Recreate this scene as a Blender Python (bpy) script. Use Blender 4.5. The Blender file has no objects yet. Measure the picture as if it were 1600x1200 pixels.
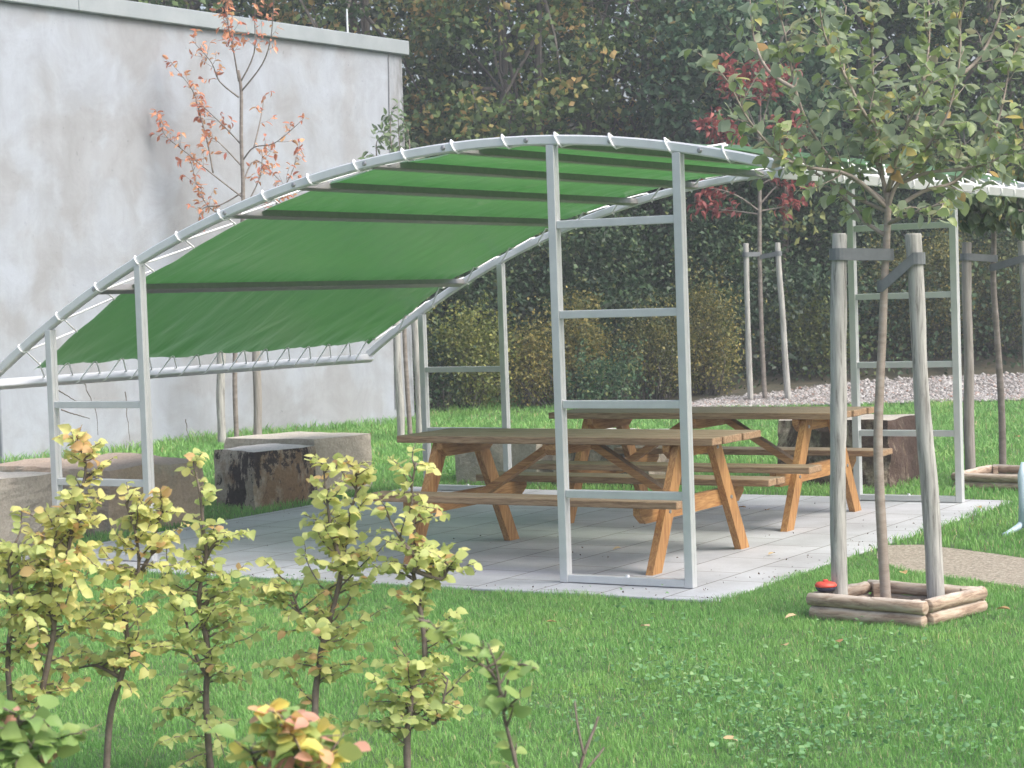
import bpy, math, random
import numpy as np
from mathutils import Vector, Matrix, noise
PI = math.pi
RS = np.random.RandomState(7)
random.seed(7)
scene = bpy.context.scene
col = scene.collection

# ------------------------------------------------------------------ camera
F, PITCH, ROLL, CH = 3318.52, 0.0465, -0.0344, 1.6863      # solved from the ladder frames (1600 px wide)
fw = np.array([0, math.cos(PITCH), -math.sin(PITCH)])
u0 = np.array([0, math.sin(PITCH), math.cos(PITCH)])
r0 = np.array([1.0, 0, 0])
cr, sr = math.cos(ROLL), math.sin(ROLL)
RT = cr * r0 + sr * u0
UP = -sr * r0 + cr * u0
CAM = np.array([0, 0, CH])
cd = bpy.data.cameras.new('camera')
cam = bpy.data.objects.new('camera', cd)
col.objects.link(cam)
cam.matrix_world = Matrix(((RT[0], UP[0], -fw[0], 0), (RT[1], UP[1], -fw[1], 0), (RT[2], UP[2], -fw[2], CH), (0, 0, 0, 1)))
cd.sensor_width = 36
cd.lens = F / 1600 * 36
cd.clip_start = 0.1
cd.clip_end = 2000
cd.dof.use_dof = True
cd.dof.focus_distance = 12.0
cd.dof.aperture_fstop = 11
scene.camera = cam

# ------------------------------------------------------------------ world, sun, exposure
SUN_EL, SUN_AZ = math.radians(48), math.radians(120)       # azimuth clockwise from +Y (view direction): from the right, behind the camera
w = bpy.data.worlds.new('World')
scene.world = w
w.use_nodes = True
nt = w.node_tree
bg = nt.nodes['Background']
sky = nt.nodes.new('ShaderNodeTexSky')
sky.sky_type = 'NISHITA'
sky.sun_disc = False
sky.sun_elevation = SUN_EL
sky.sun_rotation = SUN_AZ
sky.air_density = 1.0
sky.dust_density = 6.0
sky.ozone_density = 1.0
hs = nt.nodes.new('ShaderNodeHueSaturation')
hs.inputs['Saturation'].default_value = 0.85
nt.links.new(sky.outputs[0], hs.inputs['Color'])
nt.links.new(hs.outputs[0], bg.inputs[0])
bg.inputs[1].default_value = 0.15
sd = bpy.data.lights.new('sun', 'SUN')
sd.energy = 0.72
sd.angle = math.radians(40)
sd.color = (1.0, 0.995, 0.99)
sun = bpy.data.objects.new('sun', sd)
col.objects.link(sun)
dirv = Vector((math.sin(SUN_AZ) * math.cos(SUN_EL), math.cos(SUN_AZ) * math.cos(SUN_EL), math.sin(SUN_EL)))
sun.rotation_euler = dirv.to_track_quat('Z', 'Y').to_euler()
scene.view_settings.view_transform = 'Standard'
scene.view_settings.look = 'None'
scene.view_settings.exposure = 1.1
scene.view_settings.gamma = 1
scene.render.engine = 'CYCLES'
scene.cycles.max_bounces = 6
scene.cycles.transparent_max_bounces = 8

# ------------------------------------------------------------------ measuring helpers
def ray(x, y): return fw * F + RT * (x - 800) + UP * (600 - y)
def G(x, y, h=0.0):                                         # where a sight line meets height h
    d = ray(x, y)
    return CAM + d * ((h - CH) / d[2])
def AT(x, y, Y):                                            # the point of a sight line at distance Y
    d = ray(x, y)
    return CAM + d * (Y / d[1])
OX, OY, YAW, D1, D2, LW = 0.267, 11.8542, -0.5404, 3.794, 4.3966, 0.7777
AX = np.array([math.cos(YAW), math.sin(YAW)])
BX = np.array([-math.sin(YAW), math.cos(YAW)])
def W(s, t, h=0.0):                                         # patio coordinates -> world
    p = np.array([OX, OY]) + AX * s + BX * t
    return np.array([p[0], p[1], h])
def to_local(x, y):
    dx, dy = x - OX, y - OY
    return dx * AX[0] + dy * AX[1], dx * BX[0] + dy * BX[1]

# ------------------------------------------------------------------ materials
def newmat(name):
    m = bpy.data.materials.new(name)
    m.use_nodes = True
    t = m.node_tree
    return m, t, t.nodes, t.links, t.nodes['Principled BSDF']
def N(t, kind, **kw):
    n = t.nodes.new('ShaderNode' + kind)
    for k, v in kw.items(): setattr(n, k, v)
    return n
def ramp(t, stops):
    r = N(t, 'ValToRGB')
    e = r.color_ramp.elements
    while len(e) < len(stops): e.new(0.5)
    for i, (p, c) in enumerate(stops):
        e[i].position = p
        e[i].color = (c[0], c[1], c[2], 1)
    return r
def noise_node(t, scale, detail=6, rough=0.6, coord='Object', stretch=None, dist=0.0):
    tc = N(t, 'TexCoord')
    mp = N(t, 'Mapping')
    if stretch: mp.inputs['Scale'].default_value = stretch
    nz = N(t, 'TexNoise')
    nz.inputs['Scale'].default_value = scale
    nz.inputs['Detail'].default_value = detail
    nz.inputs['Roughness'].default_value = rough
    nz.inputs['Distortion'].default_value = dist
    t.links.new(tc.outputs[coord], mp.inputs[0])
    t.links.new(mp.outputs[0], nz.inputs['Vector'])
    return nz
def bump(t, src, b, strength=0.3, dist=0.01):
    n = N(t, 'Bump')
    n.inputs['Strength'].default_value = strength
    n.inputs['Distance'].default_value = dist
    t.links.new(src, n.inputs['Height'])
    t.links.new(n.outputs[0], b.inputs['Normal'])
    return n
def mix(t, fac, a, b, mode='MIX'):
    n = N(t, 'MixRGB', blend_type=mode)
    for i, v in ((0, fac), (1, a), (2, b)):
        if hasattr(v, 'is_linked') or hasattr(v, 'links'): t.links.new(v, n.inputs[i])
        elif isinstance(v, (int, float)): n.inputs[i].default_value = v
        else: n.inputs[i].default_value = (v[0], v[1], v[2], 1)
    return n.outputs[0]
def simple_noise_mat(name, stops, scale, rough=0.8, metallic=0.0, bs=0.3, bd=0.005, stretch=None, detail=8, coord='Object', dist=0.0, spec=0.5):
    m, t, ns, ln, b = newmat(name)
    nz = noise_node(t, scale, detail, 0.62, coord, stretch, dist)
    r = ramp(t, stops)
    ln.new(nz.outputs[0], r.inputs[0])
    ln.new(r.outputs[0], b.inputs['Base Color'])
    b.inputs['Roughness'].default_value = rough
    b.inputs['Metallic'].default_value = metallic
    b.inputs['Specular IOR Level'].default_value = spec
    if bs: bump(t, nz.outputs[0], b, bs, bd)
    return m
def leaf_mat(name, stops, trans=0.35, rough=0.5, under=None, spec=0.4):
    m, t, ns, ln, b = newmat(name)
    at = N(t, 'Attribute', attribute_name='tint')
    r = ramp(t, stops)
    ln.new(at.outputs['Fac'], r.inputs[0])
    c = r.outputs[0]
    if under:
        g = N(t, 'NewGeometry')
        c = mix(t, g.outputs['Backfacing'], c, mix(t, 0.55, c, under))
    ln.new(c, b.inputs['Base Color'])
    b.inputs['Roughness'].default_value = rough
    b.inputs['Specular IOR Level'].default_value = spec
    tr = N(t, 'BsdfTranslucent')
    ln.new(c, tr.inputs[0])
    mx = N(t, 'MixShader')
    mx.inputs[0].default_value = trans
    ln.new(b.outputs[0], mx.inputs[1])
    ln.new(tr.outputs[0], mx.inputs[2])
    ln.new(mx.outputs[0], ns['Material Output'].inputs[0])
    return m

M = {}
M['steel'] = simple_noise_mat('galvanised_steel', [(0.3, (0.53, 0.55, 0.565)), (0.7, (0.61, 0.63, 0.645))], 9, 0.36, 0.30, 0.08, 0.001)
M['arch_steel_glare'] = simple_noise_mat('galvanised_steel_sky_glare', [(0.3, (0.62, 0.645, 0.66)), (0.7, (0.70, 0.725, 0.74))], 7, 0.33, 0.25, 0.05, 0.001)  # same steel as the posts, sky glare painted in as a paler colour
M['purlin'] = simple_noise_mat('shaded_steel', [(0.3, (0.20, 0.20, 0.20)), (0.7, (0.26, 0.255, 0.25))], 18, 0.4, 0.3, 0.08, 0.001)  # frame steel darkened: shade under the tarpaulin is put into the colour
M['bolt'] = simple_noise_mat('bolt_steel', [(0.3, (0.3, 0.3, 0.31)), (0.7, (0.42, 0.42, 0.43))], 40, 0.4, 0.8, 0, 0)
M['cord'] = simple_noise_mat('white_cord', [(0.3, (0.78, 0.79, 0.8)), (0.7, (0.88, 0.89, 0.9))], 60, 0.6, 0, 0.1, 0.001)
M['rubber'] = simple_noise_mat('grey_rubber', [(0.3, (0.10, 0.115, 0.125)), (0.7, (0.155, 0.17, 0.18))], 14, 0.6, 0, 0.1, 0.001)
M['coping'] = simple_noise_mat('zinc_sheet', [(0.3, (0.29, 0.33, 0.35)), (0.7, (0.36, 0.40, 0.42))], 3, 0.45, 0.35, 0.05, 0.002)
M['glass'] = simple_noise_mat('dark_window', [(0.3, (0.05, 0.09, 0.12)), (0.7, (0.08, 0.12, 0.15))], 2, 0.12, 0, 0, 0)
M['white'] = simple_noise_mat('white_paint', [(0.3, (0.62, 0.68, 0.72)), (0.7, (0.72, 0.77, 0.8))], 4, 0.45, 0, 0, 0)
M['bark'] = simple_noise_mat('smooth_bark', [(0.3, (0.13, 0.115, 0.10)), (0.5, (0.20, 0.175, 0.155)), (0.75, (0.30, 0.275, 0.25))], 9, 0.8, 0, 0.5, 0.006, (1, 1, 2.2))
M['bark_apple'] = simple_noise_mat('apple_bark', [(0.25, (0.20, 0.165, 0.14)), (0.5, (0.30, 0.255, 0.215)), (0.8, (0.38, 0.345, 0.31))], 12, 0.75, 0, 0.5, 0.006, (1, 1, 2.6))
M['twig'] = simple_noise_mat('twig_bark', [(0.3, (0.085, 0.065, 0.05)), (0.7, (0.19, 0.16, 0.135))], 30, 0.8, 0, 0.4, 0.003)
M['forest_bark'] = simple_noise_mat('forest_bark', [(0.3, (0.055, 0.05, 0.042)), (0.7, (0.14, 0.13, 0.11))], 3, 0.9, 0, 0.5, 0.02, (1, 1, 0.3))
M['red'] = simple_noise_mat('red_plastic', [(0.3, (0.55, 0.06, 0.04)), (0.7, (0.68, 0.09, 0.06))], 20, 0.5, 0, 0, 0)
M['navy'] = simple_noise_mat('navy_plastic', [(0.3, (0.02, 0.02, 0.05)), (0.7, (0.035, 0.035, 0.07))], 20, 0.5, 0, 0, 0)
M['paleblue'] = simple_noise_mat('pale_blue_plastic', [(0.3, (0.42, 0.56, 0.66)), (0.7, (0.54, 0.66, 0.74))], 9, 0.45, 0, 0.1, 0.003)

def wood_mat(name, stops, scale=5, top=None, rough=0.65, grain=(1.2, 14, 14)):
    # grain runs along the local X of each plank mesh; top = weathered colour of faces that look up
    m, t, ns, ln, b = newmat(name)
    nz = noise_node(t, scale, 9, 0.65, 'Object', grain, 0.6)
    r = ramp(t, stops)
    ln.new(nz.outputs[0], r.inputs[0])
    c = r.outputs[0]
    big = noise_node(t, 2.3, 4, 0.5)
    c = mix(t, 0.35, c, mix(t, big.outputs[0], (0.7, 0.7, 0.7), (1.25, 1.25, 1.25)), 'MULTIPLY')
    if top:
        g = N(t, 'NewGeometry')
        sx = N(t, 'SeparateXYZ')
        ln.new(g.outputs['Normal'], sx.inputs[0])
        mr = N(t, 'MapRange')
        mr.inputs[1].default_value = 0.6
        mr.inputs[2].default_value = 0.9
        ln.new(sx.outputs[2], mr.inputs[0])
        r2 = ramp(t, top)
        ln.new(nz.outputs[0], r2.inputs[0])
        c = mix(t, mr.outputs[0], c, r2.outputs[0])
    ln.new(c, b.inputs['Base Color'])
    b.inputs['Roughness'].default_value = rough
    bump(t, nz.outputs[0], b, 0.35, 0.003)
    return m
ORG = [(0.35, (0.22, 0.10, 0.032)), (0.5, (0.35, 0.18, 0.06)), (0.65, (0.46, 0.265, 0.10))]
WTH = [(0.36, (0.15, 0.11, 0.065)), (0.5, (0.255, 0.195, 0.125)), (0.64, (0.32, 0.255, 0.175))]
M['table_wood'] = wood_mat('stained_pine', ORG, 5, WTH)
M['leg_wood'] = wood_mat('stained_pine_upright', ORG, 5, None, 0.65, (14, 14, 1.2))
M['bearer_wood'] = wood_mat('stained_pine_cross', ORG, 5, None, 0.65, (14, 1.2, 14))
M['board_wood'] = wood_mat('weathered_stained_board', [(0.36, (0.17, 0.10, 0.05)), (0.5, (0.28, 0.18, 0.10)), (0.64, (0.38, 0.26, 0.16))], 5, WTH)
M['stake'] = wood_mat('grey_stake_wood', [(0.34, (0.13, 0.125, 0.115)), (0.43, (0.28, 0.28, 0.265)), (0.55, (0.37, 0.37, 0.35)), (0.68, (0.46, 0.455, 0.43))], 6, None, 0.85, (9, 9, 0.7))
M['stake_dark'] = wood_mat('dark_stake_wood', [(0.25, (0.13, 0.115, 0.10)), (0.5, (0.25, 0.235, 0.215)), (0.8, (0.36, 0.34, 0.32))], 6, None, 0.85, (9, 9, 0.7))
M['log'] = wood_mat('peeled_log', [(0.36, (0.19, 0.13, 0.09)), (0.5, (0.36, 0.275, 0.205)), (0.64, (0.46, 0.38, 0.30))], 5, [(0.38, (0.30, 0.25, 0.20)), (0.6, (0.52, 0.465, 0.40))], 0.8, (1.5, 1.5, 9))

# concrete wall
m, t, ns, ln, b = newmat('weathered_render')
n1 = noise_node(t, 1.1, 5, 0.5, dist=0.2)
n2 = noise_node(t, 14, 10, 0.75)
n3 = noise_node(t, 1.7, 10, 0.72, dist=0.6)
r1 = ramp(t, [(0.40, (0.292, 0.318, 0.358)), (0.49, (0.286, 0.308, 0.338)), (0.54, (0.266, 0.279, 0.298)), (0.68, (0.258, 0.269, 0.284))])
ln.new(n1.outputs[0], r1.inputs[0])
r3 = ramp(t, [(0.40, (0.96, 0.96, 0.96)), (0.62, (1.13, 1.15, 1.18))])
ln.new(n3.outputs[0], r3.inputs[0])
c = mix(t, 1.0, r1.outputs[0], r3.outputs[0], 'MULTIPLY')
# dark specks of algae in patches, mostly low on the wall
r2 = ramp(t, [(0.60, (1, 1, 1)), (0.67, (0.55, 0.56, 0.57))])
ln.new(n2.outputs[0], r2.inputs[0])
n4 = noise_node(t, 0.55, 3, 0.5)
r4 = ramp(t, [(0.46, (0, 0, 0)), (0.6, (0.9, 0.9, 0.9))])
ln.new(n4.outputs[0], r4.inputs[0])
c = mix(t, r4.outputs[0], c, mix(t, 1.0, c, r2.outputs[0], 'MULTIPLY'))
# vertical rain streaks
n5 = noise_node(t, 3.0, 6, 0.6, stretch=(2.0, 2.0, 0.25))
r5 = ramp(t, [(0.35, (0.95, 0.95, 0.945)), (0.6, (1.02, 1.02, 1.02))])
ln.new(n5.outputs[0], r5.inputs[0])
c = mix(t, 0.8, c, r5.outputs[0], 'MULTIPLY')
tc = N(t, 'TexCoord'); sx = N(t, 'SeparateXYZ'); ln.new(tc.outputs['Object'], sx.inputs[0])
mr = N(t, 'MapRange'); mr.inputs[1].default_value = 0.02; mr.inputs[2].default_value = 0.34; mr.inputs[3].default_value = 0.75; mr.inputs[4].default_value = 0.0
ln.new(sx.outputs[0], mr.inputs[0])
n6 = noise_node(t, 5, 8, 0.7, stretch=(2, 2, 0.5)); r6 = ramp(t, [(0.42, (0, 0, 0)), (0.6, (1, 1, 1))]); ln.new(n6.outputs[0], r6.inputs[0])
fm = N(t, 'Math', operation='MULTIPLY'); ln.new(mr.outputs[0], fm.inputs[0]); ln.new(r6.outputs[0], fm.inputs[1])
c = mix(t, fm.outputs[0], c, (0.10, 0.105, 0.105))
ln.new(c, b.inputs['Base Color'])
b.inputs['Roughness'].default_value = 0.9
b.inputs['Specular IOR Level'].default_value = 0.2
bump(t, n2.outputs[0], b, 0.25, 0.01)
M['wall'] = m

# canopy tarpaulin (lets some light through)
m, t, ns, ln, b = newmat('green_tarpaulin')
nz = noise_node(t, 1.6, 4, 0.5)
r = ramp(t, [(0.3, (0.088, 0.185, 0.070)), (0.7, (0.108, 0.215, 0.086))])
ln.new(nz.outputs[0], r.inputs[0])
ln.new(r.outputs[0], b.inputs['Base Color'])
b.inputs['Roughness'].default_value = 0.28
b.inputs['Specular IOR Level'].default_value = 0.5
fold = noise_node(t, 2.2, 5, 0.5, stretch=(0.35, 2.6, 1.0), dist=0.5)
bump(t, fold.outputs[0], b, 0.5, 0.03)
tr = N(t, 'BsdfTranslucent')
tr.inputs[0].default_value = (0.10, 0.36, 0.085, 1)
mx = N(t, 'MixShader')
mx.inputs[0].default_value = 0.30
ln.new(b.outputs[0], mx.inputs[1]); ln.new(tr.outputs[0], mx.inputs[2])
ln.new(mx.outputs[0], ns['Material Output'].inputs[0])
M['tarp'] = m

# paving slabs
m, t, ns, ln, b = newmat('concrete_slabs')
tc = N(t, 'TexCoord')
mp = N(t, 'Mapping')
mp.inputs['Rotation'].default_value = (0, 0, PI / 2)
mp.inputs['Location'].default_value = (0.02, 0.01, 0)
br = N(t, 'TexBrick')
br.offset = 0.5
br.inputs['Scale'].default_value = 1.0
br.inputs['Brick Width'].default_value = 0.6
br.inputs['Row Height'].default_value = 0.4
br.inputs['Mortar Size'].default_value = 0.006
br.inputs['Mortar Smooth'].default_value = 0.3
br.inputs['Bias'].default_value = 0.0
br.inputs['Color1'].default_value = (0.40, 0.42, 0.445, 1)
br.inputs['Color2'].default_value = (0.445, 0.465, 0.49, 1)
br.inputs['Mortar'].default_value = (0.17, 0.165, 0.15, 1)
ln.new(tc.outputs['Object'], mp.inputs[0]); ln.new(mp.outputs[0], br.inputs[0])
a1 = noise_node(t, 1.3, 6, 0.6)
a2 = noise_node(t, 60, 4, 0.7)
ra = ramp(t, [(0.35, (0.80, 0.79, 0.78)), (0.6, (1.06, 1.06, 1.06))])
ln.new(a1.outputs[0], ra.inputs[0])
rb = ramp(t, [(0.3, (0.88, 0.88, 0.88)), (0.62, (1.03, 1.03, 1.03)), (0.72, (0.6, 0.58, 0.55))])
ln.new(a2.outputs[0], rb.inputs[0])
c = mix(t, 1.0, br.outputs[0], ra.outputs[0], 'MULTIPLY')
c = mix(t, 0.8, c, rb.outputs[0], 'MULTIPLY')
ln.new(c, b.inputs['Base Color'])
b.inputs['Roughness'].default_value = 0.85
bump(t, br.outputs['Fac'], b, -0.5, 0.004)
M['slab'] = m

M['soil'] = simple_noise_mat('lawn_soil', [(0.3, (0.045, 0.09, 0.03)), (0.7, (0.075, 0.13, 0.045))], 6, 0.95, 0, 0.6, 0.02)
M['woodsoil'] = simple_noise_mat('woodland_floor', [(0.3, (0.03, 0.028, 0.018)), (0.5, (0.05, 0.05, 0.028)), (0.7, (0.09, 0.07, 0.04))], 5, 0.95, 0, 0.6, 0.03)
M['sand'] = simple_noise_mat('path_grit', [(0.35, (0.16, 0.14, 0.11)), (0.5, (0.28, 0.245, 0.195)), (0.66, (0.42, 0.385, 0.32))], 55, 0.95, 0, 0.8, 0.01)
M['gravelbed'] = simple_noise_mat('gravel_bed', [(0.3, (0.22, 0.20, 0.18)), (0.7, (0.42, 0.40, 0.38))], 14, 0.95, 0, 0.8, 0.02)
M['earth'] = simple_noise_mat('planter_earth', [(0.3, (0.07, 0.05, 0.035)), (0.7, (0.15, 0.11, 0.08))], 20, 0.95, 0, 0.8, 0.02)

def grass_mat(name, stops):
    m, t, ns, ln, b = newmat(name)
    at = N(t, 'Attribute', attribute_name='tint')
    r = ramp(t, stops)
    ln.new(at.outputs['Fac'], r.inputs[0])
    nz = noise_node(t, 0.9, 5, 0.6)
    r2 = ramp(t, [(0.3, (0.80, 0.90, 0.80)), (0.5, (1, 1, 1)), (0.72, (1.25, 1.1, 1.0))])
    ln.new(nz.outputs[0], r2.inputs[0])
    c = mix(t, 1.0, r.outputs[0], r2.outputs[0], 'MULTIPLY')
    ln.new(c, b.inputs['Base Color'])
    b.inputs['Roughness'].default_value = 0.5
    b.inputs['Specular IOR Level'].default_value = 0.35
    tr = N(t, 'BsdfTranslucent')
    ln.new(c, tr.inputs[0])
    mx = N(t, 'MixShader')
    mx.inputs[0].default_value = 0.3
    ln.new(b.outputs[0], mx.inputs[1]); ln.new(tr.outputs[0], mx.inputs[2])
    ln.new(mx.outputs[0], ns['Material Output'].inputs[0])
    return m
M['grass'] = grass_mat('grass_blades', [(0.0, (0.13, 0.29, 0.075)), (0.45, (0.185, 0.40, 0.105)), (0.8, (0.245, 0.48, 0.14)), (0.95, (0.37, 0.47, 0.18)), (1.0, (0.45, 0.41, 0.23))])

def rock_mat(name, base, dark=None, dark_lo=0.5, dark_hi=0.56, topc=(0.52, 0.49, 0.43), rust=None, seed=0.0):
    m, t, ns, ln, b = newmat(name)
    nz = noise_node(t, 3.2, 10, 0.65)
    nz.noise_dimensions = '4D'; nz.inputs['W'].default_value = seed
    r = ramp(t, [(0.3, base[0]), (0.55, base[1]), (0.75, base[2])])
    ln.new(nz.outputs[0], r.inputs[0])
    c = r.outputs[0]
    g = noise_node(t, 45, 6, 0.7)
    rg = ramp(t, [(0.3, (0.78, 0.78, 0.78)), (0.7, (1.15, 1.15, 1.15))])
    ln.new(g.outputs[0], rg.inputs[0])
    if rust:
        k = noise_node(t, 2.6, 8, 0.7, stretch=(1, 1, 0.6))
        rk = ramp(t, [(0.46, (0, 0, 0)), (0.56, (1, 1, 1))])
        ln.new(k.outputs[0], rk.inputs[0])
        c = mix(t, rk.outputs[0], c, rust)
    if dark:
        d = noise_node(t, 3.1, 12, 0.78, stretch=(1, 1, 0.55), dist=0.8)
        d.noise_dimensions = '4D'; d.inputs['W'].default_value = seed + 3
        rd = ramp(t, [(dark_lo, (0, 0, 0)), (dark_hi, (1, 1, 1))])
        ln.new(d.outputs[0], rd.inputs[0])
        c = mix(t, rd.outputs[0], c, dark)
    # faces that look up take the topc colour
    geo = N(t, 'NewGeometry'); sx = N(t, 'SeparateXYZ')
    ln.new(geo.outputs['Normal'], sx.inputs[0])
    mr = N(t, 'MapRange'); mr.inputs[1].default_value = 0.55; mr.inputs[2].default_value = 0.85
    ln.new(sx.outputs[2], mr.inputs[0])
    c = mix(t, mr.outputs[0], c, topc)
    c = mix(t, 1.0, c, rg.outputs[0], 'MULTIPLY')
    ln.new(c, b.inputs['Base Color'])
    b.inputs['Roughness'].default_value = 0.92
    b.inputs['Specular IOR Level'].default_value = 0.25
    b2 = bump(t, nz.outputs[0], b, 0.9, 0.05)
    b1 = N(t, 'Bump'); b1.inputs['Strength'].default_value = 0.6; b1.inputs['Distance'].default_value = 0.012
    ln.new(g.outputs[0], b1.inputs['Height']); ln.new(b2.outputs[0], b1.inputs['Normal']); ln.new(b1.outputs[0], b.inputs['Normal'])
    return m
TAN = [(0.24, 0.21, 0.165), (0.35, 0.31, 0.245), (0.43, 0.39, 0.32)]
GRY = [(0.19, 0.165, 0.13), (0.27, 0.24, 0.195), (0.36, 0.33, 0.28)]
PAL = [(0.33, 0.30, 0.25), (0.41, 0.375, 0.315), (0.48, 0.445, 0.385)]

# leaves: colour stops run over the per-leaf attribute 'tint'
M['leaf_forest'] = leaf_mat('woodland_leaves', [(0.0, (0.025, 0.055, 0.02)), (0.45, (0.065, 0.13, 0.04)), (0.75, (0.14, 0.21, 0.06)), (0.9, (0.30, 0.30, 0.09)), (1.0, (0.46, 0.32, 0.12))], 0.35)
M['leaf_forest_b'] = leaf_mat('bluish_woodland_leaves', [(0.0, (0.022, 0.055, 0.03)), (0.5, (0.055, 0.125, 0.06)), (0.85, (0.11, 0.20, 0.10)), (1.0, (0.28, 0.31, 0.12))], 0.35)
M['leaf_ivy'] = leaf_mat('dark_evergreen_leaves', [(0.0, (0.018, 0.042, 0.02)), (0.5, (0.038, 0.085, 0.038)), (0.9, (0.075, 0.14, 0.055)), (1.0, (0.18, 0.21, 0.07))], 0.2)
M['leaf_brown'] = leaf_mat('autumn_shrub_leaves', [(0.0, (0.05, 0.075, 0.028)), (0.35, (0.11, 0.135, 0.045)), (0.7, (0.25, 0.225, 0.065)), (1.0, (0.46, 0.38, 0.11))], 0.35)
M['leaf_lime'] = leaf_mat('yellow_green_shrub_leaves', [(0.0, (0.08, 0.12, 0.03)), (0.5, (0.17, 0.21, 0.05)), (1.0, (0.37, 0.36, 0.10))], 0.35)
M['leaf_beech'] = leaf_mat('hedge_leaves', [(0.0, (0.37, 0.47, 0.18)), (0.35, (0.51, 0.59, 0.22)), (0.65, (0.65, 0.67, 0.26)), (0.88, (0.76, 0.70, 0.28)), (1.0, (0.68, 0.45, 0.22))], 0.5, 0.5)
M['leaf_near'] = leaf_mat('near_hedge_leaves', [(0.0, (0.24, 0.38, 0.12)), (0.45, (0.45, 0.54, 0.17)), (0.7, (0.75, 0.65, 0.16)), (0.9, (0.80, 0.52, 0.26)), (1.0, (0.66, 0.36, 0.27))], 0.42, 0.45)
M['leaf_apple'] = leaf_mat('apple_leaves', [(0.0, (0.17, 0.25, 0.09)), (0.5, (0.27, 0.36, 0.14)), (0.88, (0.37, 0.45, 0.20)), (0.95, (0.56, 0.50, 0.16)), (1.0, (0.50, 0.29, 0.14))], 0.46, 0.42, (0.42, 0.48, 0.42), 0.5)
M['leaf_cherry'] = leaf_mat('cherry_leaves', [(0.0, (0.06, 0.11, 0.045)), (0.6, (0.10, 0.16, 0.06)), (0.88, (0.16, 0.21, 0.07)), (1.0, (0.50, 0.32, 0.07))], 0.3, 0.4, (0.2, 0.26, 0.16), 0.5)
M['leaf_orange'] = leaf_mat('orange_leaves', [(0.0, (0.50, 0.18, 0.13)), (0.5, (0.72, 0.33, 0.20)), (1.0, (0.80, 0.48, 0.26))], 0.4)
M['leaf_red'] = leaf_mat('dark_red_leaves', [(0.0, (0.18, 0.045, 0.045)), (0.6, (0.33, 0.085, 0.08)), (1.0, (0.45, 0.16, 0.13))], 0.35)
M['leaf_willow'] = leaf_mat('fresh_green_leaves', [(0.0, (0.11, 0.18, 0.08)), (1.0, (0.22, 0.31, 0.15))], 0.35, 0.45, (0.3, 0.36, 0.28))
M['leaf_dead'] = leaf_mat('fallen_leaf', [(0.0, (0.30, 0.17, 0.08)), (0.5, (0.46, 0.31, 0.14)), (1.0, (0.58, 0.46, 0.28))], 0.15, 0.7)
M['leaf_weed'] = leaf_mat('weed_leaves', [(0.0, (0.10, 0.24, 0.09)), (0.7, (0.16, 0.34, 0.13)), (1.0, (0.26, 0.42, 0.18))], 0.3)
M['pebble'] = leaf_mat('pale_pebbles', [(0.0, (0.13, 0.12, 0.11)), (0.5, (0.27, 0.26, 0.25)), (0.85, (0.44, 0.435, 0.43)), (1.0, (0.22, 0.12, 0.08))], 0.0, 0.9)

# ------------------------------------------------------------------ object helpers
def link_mesh(name, verts, faces, m, parent=None, smooth=False, attr=None, loc=None):
    me = bpy.data.meshes.new(name)
    me.from_pydata([tuple(v) for v in verts], [], faces)
    me.update()
    me.materials.append(m)
    if smooth: me.polygons.foreach_set('use_smooth', [True] * len(me.polygons))
    if attr is not None:
        a = me.attributes.new('tint', 'FLOAT', 'POINT'); a.data.foreach_set('value', attr)
    o = bpy.data.objects.new(name, me)
    col.objects.link(o)
    if parent: o.parent = parent
    if loc is not None: o.location = loc
    return o
def fast_mesh(name, V, FA, m, parent=None, tint=None, smooth=False):
    # V (n,3) float array, FA (k,c) int array, all faces with the same corner count
    me = bpy.data.meshes.new(name)
    k, c = FA.shape
    me.vertices.add(len(V)); me.vertices.foreach_set('co', np.ascontiguousarray(V, dtype=np.float32).ravel())
    me.loops.add(k * c); me.loops.foreach_set('vertex_index', np.ascontiguousarray(FA, dtype=np.int32).ravel())
    me.polygons.add(k)
    me.polygons.foreach_set('loop_start', np.arange(0, k * c, c, dtype=np.int32))
    me.polygons.foreach_set('loop_total', np.full(k, c, dtype=np.int32))
    me.update(calc_edges=True)
    me.validate()
    me.materials.append(m)
    if smooth: me.polygons.foreach_set('use_smooth', np.ones(k, dtype=bool))
    if tint is not None:
        a = me.attributes.new('tint', 'FLOAT', 'POINT'); a.data.foreach_set('value', np.ascontiguousarray(tint, dtype=np.float32))
    o = bpy.data.objects.new(name, me)
    col.objects.link(o)
    if parent: o.parent = parent
    return o
def tag(o, label=None, cat=None, group=None, kind=None):
    if label: o['label'] = label
    if cat: o['category'] = cat
    if group: o['group'] = group
    if kind: o['kind'] = kind
    return o
def empty(name, loc=(0, 0, 0), rz=0.0):
    o = bpy.data.objects.new(name, None)
    o.empty_display_size = 0.1
    col.objects.link(o)
    o.location = tuple(float(v) for v in loc)
    o.rotation_euler = (0, 0, rz)
    return o

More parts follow.
